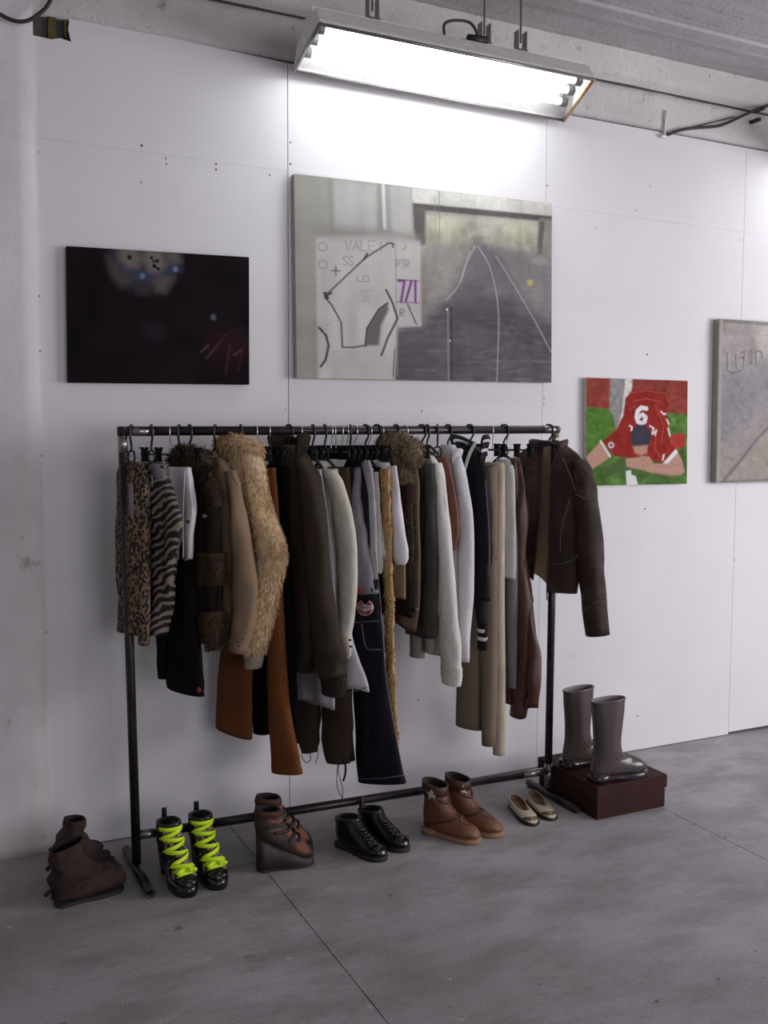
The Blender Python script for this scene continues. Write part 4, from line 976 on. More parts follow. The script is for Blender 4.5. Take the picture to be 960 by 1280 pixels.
# 17 off-white blouse
g = G('cream_blouse', 'short cream grey blouse with a torn looking hem left of the mustard fringe', 'blouse', 457, 20)
g.body('body', OFFW, [(585, 469), (600, 471), (640, 476), (680, 482), (697, 484)], 0.034, 0.008, 4, far_max=0.18, hemw=.012)
g.sleeve('sleeve', OFFW, [(590, 462, 472), (640, 464, 476), (690, 466, 480), (716, 467, 477)], 0.02, wr=.1)
hanger(457, 'loop', 'black hanger of the cream grey blouse')
# 18 mustard fringe scarf-like garment
g = G('mustard_dress', 'long narrow mustard yellow garment with a fringed edge in the middle of the rail', 'dress', 462, 20)
g.body('body', BLACK, [(584, 477), (640, 481), (700, 483), (760, 482)], 0.03, 0.004, 3, far_max=0.18, label='dark inner panel')
bm = g.sleeve('x', MUST, [(586, 475, 487), (640, 477, 489), (700, 479, 490), (760, 481, 492), (830, 482, 493), (870, 484, 494), (900, 486, 496), (928, 488, 498)], 0.020, ret=True, wr=.16, nwr=40, lev=60); add_fur(bm, 900, 0.008, 0.6, 21, 0.003); g.part('fringed_front', bm, MUST, label='mustard fringed front edge')
hanger(461, 'wire', 'chrome clip hanger of the mustard fringed garment', w=.08)
# 19 white blouse
g = G('white_blouse', 'white short blouse with a pointed hem right of the mustard fringe', 'blouse', 471, 22)
g.body('body', WHITE, [(578, 488), (590, 492), (640, 500), (680, 507), (698, 509)], 0.034, 0.005, 4, far_max=0.18)
g.sleeve('sleeve', WHITE, [(583, 486, 493), (610, 488, 498), (640, 488, 503), (680, 489, 509), (697, 490, 511), (706, 496, 506)], 0.02, wr=.05)
hanger(471, 'loop', 'black hanger of the white pointed blouse')
# 20 tan skirt
g = G('tan_skirt', 'plain tan skirt whose hem shows under the white pointed blouse', 'skirt', 476, 22)
g.body('skirt_body', TANC, [(586, 497), (640, 504), (700, 508), (749, 509)], 0.034, 0.004, 3, far_max=0.2)
hanger(475, 'wire', 'chrome clip hanger of the tan skirt', w=.06)
# 21 hooded dark coat with fur
g = G('fur_hood_coat', 'dark brown short coat with a bushy grey brown fur hood at mid rail', 'coat', 495, 20)
g.body('body', DBROWN, [(580, 508), (600, 513), (650, 515), (700, 516), (750, 517), (772, 517)], 0.045, 0.007, 3, far_max=0.2, hemw=.012)
bm = g.sleeve('x', FURD, [(630, 503, 516), (670, 505, 517), (705, 506, 517)], 0.03, ret=True, hollow=False, lev=8); add_fur(bm, 900, 0.016, 0.5, 31); g.part('fur_cuff', bm, FURD, label='brown fur cuff')
bm = bmesh.new(); add_torus(bm, g.P(0.02, 1.418), g.U, g.N*.75+Vector((0, 0, .6)), 0.066, 0.040, 0.036, 0.040, wob=.3, seed=5); add_tube(bm, [g.P(-.03, 1.40, -.01), g.P(.02, 1.425, .0), g.P(.06, 1.40, .01)], [.035, .05, .035], 14, 10); add_fur(bm, 6500, 0.020, 0.25, 32); g.part('fur_hood', bm, FURG, label='bushy grey brown fur trim')
bm = g.sleeve('x', FURG, [(572, 494, 516), (586, 498, 516), (602, 502, 514)], 0.035, ret=True, hollow=False, lev=8); add_fur(bm, 1400, 0.022, 0.4, 33); g.part('fur_lapel', bm, FURG)
hanger(495, 'plain', 'black hanger under the bushy fur hood')
# 22 dusty brown trousers
g = G('brown_top', 'dusty brown narrow top with a ring at its pointed hem', 'top', 507, 20)
g.body('body', PINKB, [(583, 522), (600, 524), (650, 526), (710, 527), (760, 525), (786, 520)], 0.034, 0.005, 3, far_max=0.18, hemw=.01)
dot(g, 519, 762, 3.2, ZIPM, 0.03, 'ring'); dot(g, 519, 762, 2.0, BTN, 0.0355, 'ring_hole')
hanger(506, 'wire', 'chrome clip hanger of the dusty brown top')
# 23 grey beige trousers
g = G('grey_trousers', 'grey beige cropped trousers whose hems show under the grey green suede jacket', 'trousers', 531, 22)
g.body('waist', GREYT, [(590, 530), (640, 532), (690, 534)], 0.034, 0.004, 3, mir=0.9)
g.sleeve('leg', GREYT, [(680, 520, 544), (760, 524, 544), (800, 530, 546), (815, 531, 546)], 0.024, amax=0.1, wr=.02)
g.sleeve('leg', GREYT, [(680, 506, 530), (760, 510, 531), (800, 512, 532), (821, 512, 531)], 0.024, amax=0.1, wr=.02)
# 24 grey green suede jacket
g = G('green_suede_jacket', 'dark grey green suede jacket left of the white long sleeved jumper', 'jacket', 527, 20)
g.body('body', GSUEDE, [(562, 534), (572, 540), (596, 545), (650, 547), (710, 548), (770, 549), (798, 546)], 0.045, 0.006, 3, far_max=0.18)
g.sleeve('sleeve', GSUEDE, [(580, 530, 544), (610, 530, 548), (660, 530, 549), (720, 528, 550), (770, 525, 549), (797, 534, 547)], 0.028, wr=.08)
hanger(527, 'plain', 'black hanger of the grey green suede jacket')
# 25 white jumper
g = G('white_jumper', 'white long sleeved jumper whose sleeve hangs lowest of the white garments', 'jumper', 535, 20)
g.body('body', WKNIT, [(570, 543), (578, 550), (596, 557), (630, 561), (700, 563), (770, 566)], 0.042, 0.005, 3, far_max=0.18)
g.sleeve('sleeve', WKNIT, [(580, 538, 553), (600, 540, 557), (640, 544, 561), (700, 547, 567), (760, 547, 572), (810, 549, 576), (840, 551, 577)], 0.026, wr=.05)
g.sleeve('cuff', WKNIT, [(834, 550, 578), (846, 551, 578), (855, 552, 576)], 0.026, wr=.03, lev=8)
hanger(534, 'plain', 'black hanger of the white long sleeved jumper')
# 26 rust leather waistcoat
g = G('rust_waistcoat', 'rust brown leather waistcoat squeezed between two white knits', 'waistcoat', 547, 20)
g.body('body', RBROWN, [(572, 561), (584, 565), (610, 570), (650, 575), (668, 576), (688, 572)], 0.034, 0.004, 3, far_max=0.18)
hanger(547, 'loop', 'black hanger of the rust leather waistcoat')
# 27 white cardigan
g = G('white_cardigan', 'long white ribbed cardigan left of the black striped collar jacket', 'cardigan', 560, 20)
g.body('body', WSTRIPE, [(556, 569), (564, 574), (580, 579), (610, 584), (680, 587), (760, 586), (826, 586)], 0.042, 0.005, 4, far_max=0.18)
g.sleeve('sleeve', WSTRIPE, [(572, 563, 577), (595, 566, 583), (640, 569, 591), (700, 571, 593), (750, 572, 592), (790, 573, 588), (827, 575, 587)], 0.026, wr=.04)
g.stand(WSTRIPE, 1.375, 0.05, 0.050, 0.032, 0.012, 0.006, 0.3)
hanger(560, 'loop', 'black hanger of the long white cardigan')
# 28 taupe trousers
g = G('taupe_trousers', 'taupe straight trousers hanging left of the cream corduroys', 'trousers', 604, 24)
g.body('waist', TAUPE, [(582, 621), (640, 622), (700, 623)], 0.034, 0.004, 3, mir=0.95)
g.sleeve('leg', TAUPE, [(584, 606, 622), (640, 600, 622.5), (680, 598, 622), (760, 598, 622), (840, 600, 622), (931, 602, 620)], 0.028, amax=0.13, wr=.015)
g.sleeve('leg', TAUPE, [(620, 580, 604), (680, 574, 604), (760, 574, 605), (840, 571, 604), (909, 569, 602)], 0.028, amax=0.13, wr=.015)
# 29 varsity jacket
g = G('varsity_jacket', 'black jacket with white striped knit collar and cuffs right of the white cardigan', 'jacket', 587, 20)
g.body('body', VARS, [(562, 599), (572, 603), (590, 609), (640, 613), (700, 615), (752, 616)], 0.05, 0.006, 3, far_max=0.18)
g.sleeve('sleeve', VARS, [(575, 592, 604), (600, 590, 612), (640, 590, 615), (690, 591, 616), (740, 592, 610), (782, 596, 609)], 0.028, wr=.05)
g.sleeve('cuff', VARS, [(780, 597, 610), (796, 597, 609), (812, 598, 607)], 0.022, wr=.01, lev=10)
for y in (788, 798): 
    g.sleeve('cuff_stripe', WHM, [(y-2.2, 597-.6, 609.6), (y+2.2, 597-.6, 609)], 0.0235, wr=0, lev=4, hollow=False, label='white stripe on the cuff')
g.stand(VARS, 1.355, 0.125, 0.052, 0.040, 0.030, 0.006, 0.35, 0.10, -1.10, name='knit_collar', stripes=((.50, .60), (.80, .88)), smat=WHM)
for sg in (1,):
    bm = bmesh.new(); add_tube(bm, [g.P(.012, 1.32, .052), g.P(.03, 1.36, .060), g.P(.046, 1.41, .055), g.P(.064, 1.455, .04)], .010, 10, 14, flat=.004); g.part('collar_edge', bm, WHM, label='white edge of the collar')
g.seam([(607, 600), (611, 660), (612, 720)], STITCH, 0.0016, 0.03, 'piping')
hanger(587, 'plain', 'black hanger of the striped collar jacket')
# 30 cream corduroys
g = G('cream_trousers', 'long cream corduroy trousers, narrow and edge on, near the right of the rail', 'trousers', 616, 24)
g.body('waist', CREAMC, [(578, 631), (640, 631), (700, 631)], 0.03, 0.003, 3, mir=1.0)
g.sleeve('leg', CREAMC, [(580, 618, 631), (640, 617, 631.5), (680, 616, 631), (760, 615, 631), (840, 615, 632), (900, 615, 632), (943, 616, 631)], 0.02, amax=0.12, wr=.015)
g.sleeve('leg', CREAMC, [(680, 600, 614), (760, 602, 614), (840, 604, 616), (920, 606, 617)], 0.02, amax=0.12, wr=.015)
hanger(616, 'wire', 'chrome clip hanger of the cream corduroys', 24)
# 31 pale grey top, 32 grey trousers
g = G('pale_top', 'short pale grey top between the cream corduroys and the brown leather coat', 'top', 630, 20)
g.body('body', PALE, [(574, 640), (590, 644), (640, 645), (700, 646), (724, 645)], 0.034, 0.005, 3, far_max=0.18, hemw=.006)
hanger(630, 'loop', 'black hanger of the short pale grey top')
g = G('flannel_trousers', 'mid grey trousers showing below the pale grey top', 'trousers', 636, 20)
g.body('waist', GREYTR, [(586, 644), (680, 647), (740, 648)], 0.03, 0.004, 3, mir=.9)
g.sleeve('leg', GREYTR, [(720, 632, 648), (760, 632, 648), (820, 632, 647), (860, 634, 646)], 0.022, amax=.1, wr=.02)
g.sleeve('leg', GREYTR, [(720, 616, 632), (780, 618, 632), (850, 622, 634)], 0.022, amax=.1, wr=.02)
hanger(634, 'wire', 'chrome clip hanger of the mid grey trousers', 20)
# 33 brown leather coat
g = G('leather_coat', 'reddish brown leather coat with a flared hem left of the dark leather jacket', 'coat', 645, 22)
g.body('body', BLEATH, [(572, 648), (600, 654), (650, 658), (690, 658), (745, 664), (800, 676), (850, 681), (888, 678)], 0.05, 0.020, 3, far_max=0.24, hemw=.012, mir=.95)
g.sleeve('sleeve', BLEATH, [(576, 640, 651), (610, 644, 656), (645, 645, 661), (690, 644, 658), (740, 646, 664), (790, 646, 671), (840, 642, 668), (895, 637, 657)], 0.034, wr=.10, amax=.1)
for pts in ([(662, 735), (665, 742), (667, 752)], [(655, 700), (657, 780), (654, 870)]):
    bm = bmesh.new(); add_tube(bm, [hit(x, y, g.N, g.c+g.U*.0+g.N*.052) for x, y in pts], .0018, 6, 12); g.part('seam', bm, BLEATH)
# 34 dark leather jacket ------------------------------------------------------------
g = G('leather_jacket', 'dark worn brown leather jacket hanging open at the right end of the rail', 'jacket', 686, 30)
def jring(z, ur, ul, b, ga, gb, off=0.0, n=60):
    """open ring: front edge at u=gb round the near side, the back and the far side to u=ga"""
    a = (ur-ul)/2-off; m = (ur+ul)/2; b -= off; pts = []; up = 0.085*((1.46-z)/.72)**2
    t0 = math.acos(max(-1, min(1, (gb-m)/a))); t1 = math.acos(max(-1, min(1, (ga-m)/a)))
    for k in range(n+1):
        t = lerp(t0, -(2*PI-t1), k/n); c_, s_ = math.cos(t), math.sin(t)
        fl = 0.004*noise.noise(Vector((c_*3, z*9, 4)))+0.004*math.sin(a*c_*40+z*8)*(1.45-z)
        ff = min(max((gb-(m+a*c_))/.10, 0), 1); ff = ff*ff*(3-2*ff)
        pts.append(g.P(m+a*c_, z+up*ff, b*math.copysign(abs(s_)**0.85, s_)+fl))
    return pts
KJ = []
for py, xr, ga, gb in ((552, 702, 677, 696), (558, 711, 676, 696), (568, 724, 675, 693), (582, 733, 675, 688), (610, 735, 675, 687), (650, 731, 673, 686), (690, 728, 670, 685), (716, 726, 667, 684), (742, 722, 664, 683)):
    u, z = g.edge(xr, py, 1, .010); u = max(u, .05)
    A = hit(ga, py, g.N, g.c+g.N*.05); B = hit(gb, py, g.N, g.c+g.N*.05)
    KJ.append((z, u, -min(u, .2), 0.030+0.014*min(1, (1.44-z)/.15), (A-g.c).dot(g.U), (B-g.c).dot(g.U)))
def kj(z):
    for a, b in zip(KJ, KJ[1:]):
        if a[0] >= z >= b[0]: f = (a[0]-z)/(a[0]-b[0]); return [lerp(a[i], b[i], f) for i in range(1, 6)]
    return KJ[-1][1:] if z < KJ[-1][0] else KJ[0][1:]
zt, zb_ = KJ[0][0], KJ[-1][0]; ro, ri = [], []
for i in range(41):
    z = lerp(zt, zb_, i/40); ur, ul, b, ga, gb = kj(z)
    ro.append(jring(z, ur, ul, b, ga, gb)); ri.append(jring(z, ur, ul, b, ga, gb, 0.007))
bm = bmesh.new(); add_rings(bm, ro, False, False, False)
g.part('body', bm, JLEATH)
bm = bmesh.new(); add_rings(bm, ri, False, False, False)
zl = [ro[-1], ri[-1]]; add_rings(bm, zl, False, False, False); add_rings(bm, [ro[0], ri[0]], False, False, False)
g.part('lining', bm, LINING, label='tan quilted lining')
for k in (0, -1):
    bm = bmesh.new(); add_tube(bm, [r[k] for r in ro[::2]], 0.0045, 8, flat=.003); f = g.part('zip_edge', bm, JLEATH)
    bm = bmesh.new(); add_tube(bm, [ri[i][k]+g.N*.002 for i in range(4, 41, 2)], 0.0022, 6); g.part('zip_teeth', bm, ZIPM, f)
bm = bmesh.new(); e = ro[-1][0]; add_tube(bm, [e, e+Vector((0, 0, -.018))], .003, 8); add_box(bm, e+Vector((0, 0, -.024)), (.006, .004, .016), .001); g.part('zip_pull', bm, ZIPM)
for mir in (False, True):
    g.sleeve('sleeve', JLEATH, [(576, 714, 734), (590, 714, 740), (610, 716, 745), (640, 717, 749), (700, 722, 755), (740, 725, 758), (794, 732, 762)], 0.048, mir, wr=.09, amax=.12)
# raglan and cuff seams follow the sleeve
for pts in ([(703, 572), (712, 592), (719, 613)], [(719, 617), (730, 623), (746, 626)], [(729, 764), (745, 752), (758, 748)]):
    bm = bmesh.new(); add_tube(bm, [vpt(g, x, y, .055 if y < 700 else .05) for x, y in pts], .0022, 6, 14); g.part('seam', bm, SEAMM)
for pts in ([(690, 706), (712, 702), (722, 694)], [(712, 625), (702, 660), (700, 690)]):
    bm = bmesh.new(); add_tube(bm, [vpt(g, x, y, .066) for x, y in pts], .0018, 6, 14); g.part('seam', bm, SEAMM)
g.stand(JLEATH, 1.392, 0.072, 0.064, 0.046, 0.014, 0.005, 0.25, 0.22, -1.22)
t = hanger(686, 'plain', 'thick black hanger of the dark leather jacket, last on the rail', 30, low=.04)
bm = bmesh.new(); c = Vector((rp(686, 537).x, YB, 0)); add_tube(bm, [g.P(-.05, 1.435, .012), g.P(-.02, 1.452, .02), g.P(.02, 1.452, .02), g.P(.055, 1.435, .012)], .008, 10, 16); obj('neck_pad', bm, MHANG, t, True)
# ------------------------------------------------------------------ footwear
class Shoe:
    """upper grown from pairs (back x,z / front x,z / half width) running from the opening down and out to the toe"""
    def __init__(s, name, label, cat, loc, deg, pairs, group=None, sub=5, p=2.3, wr=0.0, seed=0, sx=1.0):
        s.t = thing(name, label, cat, loc, math.radians(deg), group); s.p, s.wr, s.seed = p, wr, seed
        q = [Vector((a, b, 0)) for a, b, *_ in pairs]; r = [Vector((k[2], k[3], k[4])) for k in pairs]
        n = (len(pairs)-1)*sub; A, Bp = smooth_path(q, n), smooth_path(r, n); s.K = [(a.x*sx, a.y, b.x*sx, b.y, max(b.z, .002)) for a, b in zip(A, Bp)]; s.n = n
    def pt(s, t, a, off=0.0):
        """t 0..1 from the opening to the toe; a = angle, 0 front/top, 90 left side"""
        f = t*s.n; i = min(int(f), s.n-1); f -= i; k = [lerp(x, y, f) for x, y in zip(s.K[i], s.K[i+1])]
        B, Fv = Vector((k[0], 0, k[1])), Vector((k[2], 0, k[3])); c = (B+Fv)/2; h = (Fv-B)/2; L = h.length or 1e-4
        c_, s_ = math.cos(a), math.sin(a); e = 2/s.p
        cc, ss = math.copysign(abs(c_)**e, c_), math.copysign(abs(s_)**e, s_)
        w = 1+s.wr*(noise.noise(Vector((c_*2.2, s_*2.2, t*11+s.seed)))+0.6*math.sin(t*38+2*c_+s.seed)*0.5) if s.wr else 1
        P = c+h*(cc*(L*w+off)/L)+Vector((0, ss*(k[4]*w+off), 0))
        if P.z < 0.0015: P.z = 0.0015
        return P
    def ring(s, t, off=0.0, n=26, a0=0, a1=2*PI): return [s.pt(t, lerp(a0, a1, i/n), off) for i in range(n)]
    def upper(s, mat, lin, depth=0.6, th=0.004):
        bm = bmesh.new(); n = s.n
        inner = [s.ring(t*depth, -th) for t in [k/10 for k in range(10, -1, -1)]]
        outer = [s.ring(t/n) for t in range(n+1)]
        add_rings(bm, inner[:1]+inner, True, False, mi=1); add_rings(bm, [inner[-1]]+outer, False, True)
        bmesh.ops.remove_doubles(bm, verts=bm.verts, dist=1e-6)
        return s.part('upper', bm, [mat, lin])
    def part(s, name, bm, mat, parent=None, label=None):
        bmesh.ops.recalc_face_normals(bm, faces=bm.faces)
        return obj(name, bm, mat, parent or s.t, False, label=label)
    def band(s, name, mat, t0, t1, off=0.002, a0=-PI, a1=PI, th=0.002, parent=None, label=None, n=24, wob=0.0):
        bm = bmesh.new(); R = []
        for i in range(n+1):
            a = lerp(a0, a1, i/n); d = wob*math.sin(i*1.7)
            R.append([s.pt(t0+d, a, off-th*1.5), s.pt(t0+d, a, off+th), s.pt((t0+t1)/2+d, a, off+th*1.2), s.pt(t1+d, a, off+th), s.pt(t1+d, a, off-th*1.5)])
        add_rings(bm, R, True, True); return s.part(name, bm, mat, parent, label)
    def decal(s, name, mat, pts, off=0.002, parent=None, label=None):
        """pts: (t,angle deg) outline lying on the upper, fanned from its centre"""
        bm = bmesh.new(); n = len(pts); ct = sum(p[0] for p in pts)/n, sum(p[1] for p in pts)/n
        lv = []
        for k in (0.0, 0.5, 1.0): lv.append([s.pt(lerp(ct[0], p[0], k), math.radians(lerp(ct[1], p[1], k)), off) for p in pts])
        lv.append([s.pt(p[0], math.radians(p[1]), off-0.004) for p in pts])
        c = bm.verts.new(s.pt(ct[0], math.radians(ct[1]), off)); V = [[bm.verts.new(q) for q in l] for l in lv[1:]]
        for i in range(n):
            j = (i+1) % n; bm.faces.new((c, V[0][i], V[0][j]))
            for a, b in zip(V, V[1:]): bm.faces.new((a[i], b[i], b[j], a[j]))
        return s.part(name, bm, mat, parent, label)
    def ribbon(s, name, mat, pts, w, off=0.004, th=0.0012, label=None):
        bm = bmesh.new(); R = []; q = []
        for (t0, a0), (t1, a1) in zip(pts, pts[1:]): q += [(lerp(t0, t1, k/6), math.radians(lerp(a0, a1, k/6))) for k in range(6)]
        q.append((pts[-1][0], math.radians(pts[-1][1]))); P = [s.pt(t, a, off) for t, a in q]
        for i, (t, a) in enumerate(q):
            T = (P[min(i+1, len(P)-1)]-P[max(i-1, 0)]).normalized(); nn = (s.pt(t, a, off+.01)-P[i]).normalized(); sd = T.cross(nn).normalized()*w
            R.append([P[i]-sd-nn*th, P[i]+sd-nn*th, P[i]+sd*.95+nn*th, P[i]-sd*.95+nn*th])
        add_rings(bm, R); return s.part(name, bm, mat, label=label)
    def cord(s, name, mat, pts, r=0.002, off=0.003, flat=None, sm=0, label=None, parent=None):
        bm = bmesh.new(); P = []
        for (t0, a0), (t1, a1) in zip(pts, pts[1:]): P += [s.pt(lerp(t0, t1, k/5), math.radians(lerp(a0, a1, k/5)), off) for k in range(5)]
        P.append(s.pt(pts[-1][0], math.radians(pts[-1][1]), off))
        add_tube(bm, P, r, 8, flat=flat); return s.part(name, bm, mat, parent, label)
def foot_w(x, L, w):   # half width of a foot outline, x from heel to toe
    q = x/L; base = 0.80+0.28*math.sin(min(max((q-0.25)/0.75, 0), 1)*PI*0.85)-0.10*math.exp(-((q-0.38)/.14)**2)
    e = min(1, math.sqrt(max(0, 1-((0.10-q)/0.10)**2)) if q < 0.10 else 1); f = math.sqrt(max(0, 1-((q-0.80)/0.20)**2)) if q > 0.80 else 1
    return w*base*e*f
def sole(s, mat, L, w, z0, z1, x0=0.0, n=26, bend=0.0, name='sole', label=None):
    """z0,z1: functions of x, underside and top of the sole"""
    bm = bmesh.new(); R = []
    for i in range(n+1):
        q = (1-math.cos(i/n*PI))/2; x = x0+(L-x0)*q; y = max(foot_w(x, L, w), 0.003) if x0 == 0 else max(foot_w(max(x, L*0.11), L, w), .003)
        R.append([Vector((x, k*y+bend*x*x, z)) for k, z in ((1, z0(x)), (1.02, (z0(x)+z1(x))/2), (1, z1(x)), (-1, z1(x)), (-1.02, (z0(x)+z1(x))/2), (-1, z0(x)))])
    add_rings(bm, R); return s.part(name, bm, mat, label=label)
def block(s, name, mat, rows, label=None):
    """vertical loft: rows (z, x0, x1, half width)"""
    bm = bmesh.new(); R = []
    for z, a, b, w in rows:
        R.append([Vector(((a+b)/2+(b-a)/2*math.copysign(abs(math.cos(t))**.6, math.cos(t)), w*math.copysign(abs(math.sin(t))**.6, math.sin(t)), z)) for t in [2*PI*i/20 for i in range(20)]])
    add_rings(bm, R); return s.part(name, bm, mat, label=label)
SLOUCH = leather('slouch_leather', '33221f', 0.6, 0.35, 0.6, 14, 0.25); SOLED = plain('dark_sole', '1f1917', 0.7); LIND = plain('dark_lining', '231b19', 0.9)
def camo():
    s = NT('camouflage'); nz = s.noise(26, 3, 0.6)
    s.bump(s.noise(300, 2), 0.2, 0.002); return s.out(s.ramp(nz, [(0.0, hexc('1b1714')), (0.50, hexc('2e2a1f')), (0.545, hexc('8f7d68')), (0.63, hexc('3f3a28')), (0.72, hexc('a89681'))], 'CONSTANT'), 0.75, spec=.25)
CAMO = camo(); BPAT = leather('black_patent', '0e0b0e', 0.2, 0.3, 0.08, 6, 0.6); NEON = plain('neon_lace', 'ccf01c', 0.6); WEDGEB = leather('wedge_brown', '2c1d1a', 0.6, 0.3, 0.3, 14)
WEDGET = leather('wedge_collar', '4a2e24', .65, .2, .3, 12, .2); TANW = cloth('wedge_tan', '7a5142', 0.85, 0.15); COWB = leather('western_tan', '5f3826', 0.42, 0.35, 0.4, 8, 0.4, '80573c'); COWD = leather('western_dark', '42241a', 0.5, 0.3, 0.3, 8); STARM = cloth('star_cream', 'b9ae9e', 0.8, 0.08); SOLET = plain('tan_sole', '8a6a50', 0.7)
FLATM = leather('cream_flat', 'b7a88f', 0.35, 0.1, 0.1, 8); INSOLE = cloth('tan_insole', '8c7358', 0.8, 0.1); BUCK = plain('dark_buckle', '2a2422', 0.3, .5)

# brown slouch boots, toes to the right
FW = []
front = [(-.012, .178, .098, .202, .034), (-.016, .150, .096, .170, .038), (-.002, .118, .104, .136, .043), (-.012, .085, .128, .112, .044), (-.006, .048, .148, .100, .044), (.002, .016, .172, .092, .043), (.060, .012, .200, .082, .044), (.130, .012, .220, .068, .043), (.190, .012, .230, .050, .034), (.228, .018, .234, .034, .014)]
back = [(.050, .218, .118, .212, .036), (.040, .185, .112, .190, .039), (.016, .150, .112, .158, .043), (.004, .115, .140, .130, .044), (.004, .070, .166, .104, .042), (.008, .022, .182, .080, .040), (.060, .014, .200, .062, .041), (.130, .014, .214, .046, .040), (.190, .014, .222, .034, .030), (.221, .018, .226, .026, .012)]
for pr, loc, lab, sd in ((front, (-1.156, -.430, 0), 'nearer slouchy brown ankle boot at the left foot of the rail', 3), (back, (-1.150, -.300, 0), 'farther slouchy brown ankle boot, its shaft leaning against the wall side', 9)):
    b = Shoe('slouch_boot', lab, 'boot', loc, 12, pr, 'pair of slouchy brown boots', wr=.17, seed=sd, sub=6)
    b.upper(SLOUCH, LIND, .35); sole(b, SOLED, .226, .040, lambda x: 0.0, lambda x: 0.009); 
    b.band('ankle_strap', SLOUCH, .42, .455, .001, wob=.006)
    bm = bmesh.new(); add_tube(bm, [b.pt(.43, PI, .002), b.pt(.43, PI, .012), b.pt(.45, PI*.97, .022)], .007, 8); b.part('strap_end', bm, SLOUCH)
    b.cord('fold', SLOUCH, [(.03, 30), (.15, 45), (.3, 60), (.42, 75), (.55, 100)], .006, .002)
# neon laced camouflage heels
np_ = [(.004, .186, .082, .188, .036), (-.002, .165, .086, .166, .037), (-.006, .140, .098, .145, .038), (.000, .112, .118, .126, .038), (.020, .094, .140, .108, .037), (.070, .072, .166, .092, .037), (.120, .044, .190, .076, .038), (.170, .032, .212, .062, .037), (.215, .032, .228, .046, .024), (.233, .036, .236, .040, .010)]
for loc, deg, lab in ((( -.785, -.318, 0), -83, 'left camouflage heel boot laced with neon yellow green ribbon'), ((-.672, -.308, 0), -86, 'right camouflage heel boot laced with neon yellow green ribbon')):
    b = Shoe('heeled_boot', lab, 'boot', loc, deg, np_, 'pair of neon laced heels', sub=6)
    b.upper(CAMO, LIND, .22); b.band('toe_cap', BPAT, .80, .985, .002, -2.2, 2.2); b.band('heel_counter', BPAT, .02, .62, .0015, 1.9, 4.38); b.band('top_binding', BPAT, .0, .05, .002)
    sole(b, BPAT, .238, .038, lambda x: 0.0 if x > .125 else max(0.0, .096-.096*(x/.125)**1.15), lambda x: .033 if x > .14 else .098-.065*(x/.14)**1.15, name='platform_sole')
    block(b, 'heel', BPAT, [(0, .004, .036, .020), (.05, -.002, .040, .024), (.098, -.004, .052, .030)])
    bm = bmesh.new(); add_tube(bm, [b.pt(.01, PI, .001), b.pt(.01, PI, .001)+Vector((-.002, 0, .03)), b.pt(.02, PI, .004)+Vector((.002, 0, .03)), b.pt(.03, PI, .004)], .004, 8, 10, flat=.009); b.part('pull_tab', bm, BPAT)
    zz = [(.075, -70), (.08, 0), (.08, 60), (.22, -66), (.27, 62), (.40, -66), (.45, 62), (.60, -60), (.64, 58), (.675, -52), (.71, 52), (.74, -44), (.70, 40)]
    b.ribbon('ribbon_lace', NEON, zz, .0068, .006, label='neon yellow green ribbon lace')
    bm = bmesh.new(); 
    for a in (.4, -.4, .1): add_tube(bm, [b.pt(.68, 0, .006), b.pt(.70, a, .016), b.pt(.73, a*1.6, .010)], .007, 8, 8, flat=.0025)
    b.part('lace_bow', bm, NEON)
# strappy wedge boots
wp = [(.002, .214, .080, .206, .036), (-.004, .190, .086, .186, .037), (-.006, .160, .096, .162, .038), (.000, .128, .112, .138, .038), (.014, .100, .134, .116, .038), (.050, .078, .154, .096, .038), (.095, .050, .172, .076, .039), (.140, .028, .188, .058, .037), (.180, .022, .197, .042, .024), (.198, .026, .201, .032, .008)]
for loc, lab in (((-.505, -.455, 0), 'nearer brown and tan strappy wedge boot under the rust corduroys'), ((-.468, -.350, 0), 'farther brown strappy wedge boot, mostly hidden by its mate')):
    b = Shoe('wedge_boot', lab, 'boot', loc, -4, wp, 'pair of strappy wedge boots', sub=6)
    b.upper(WEDGEB, LIND, .3); b.band('collar', WEDGET, .0, .10, .002, wob=.004)
    for pts in ([(.115, -112), (.125, -20), (.19, -14), (.21, -60), (.19, -108)], [(.25, -100), (.24, -72), (.29, -60), (.32, -84)], [(.36, -74), (.33, -40), (.37, -14), (.42, -30), (.43, -62)], [(.47, -60), (.44, -34), (.49, -10), (.53, -30)], [(.57, -84), (.55, -46), (.60, -22), (.72, -34), (.80, -60), (.76, -88), (.66, -98)], [(.58, -16), (.56, 6), (.66, 14), (.68, -10)], [(.14, 20), (.20, 24), (.20, 90), (.14, 90)], [(.40, 30), (.46, 26), (.48, 80), (.42, 84)]): b.decal('cutout_patch', TANW, pts, .0012, label='tan patch')
    for pts in ([(.22, -110), (.235, -60), (.25, 0), (.25, 60)], [(.32, -92), (.35, -50), (.33, -6), (.33, 60)], [(.50, -78), (.46, -44), (.43, -4), (.43, 60)], [(.56, -50), (.53, -20), (.53, 40)]): b.ribbon('strap', WEDGEB, pts, .0055, .003)
    b.band('heel_counter', WEDGEB, .05, .70, .002, 1.75, 2*PI-1.75)
    sole(b, WEDGEB, .203, .039, lambda x: 0.0, lambda x: .118-.092*min(1, (x/.165))**1.0 if x < .165 else .026, name='wedge_sole'); sole(b, SOLED, .204, .0395, lambda x: 0.0, lambda x: .008, name='outsole')
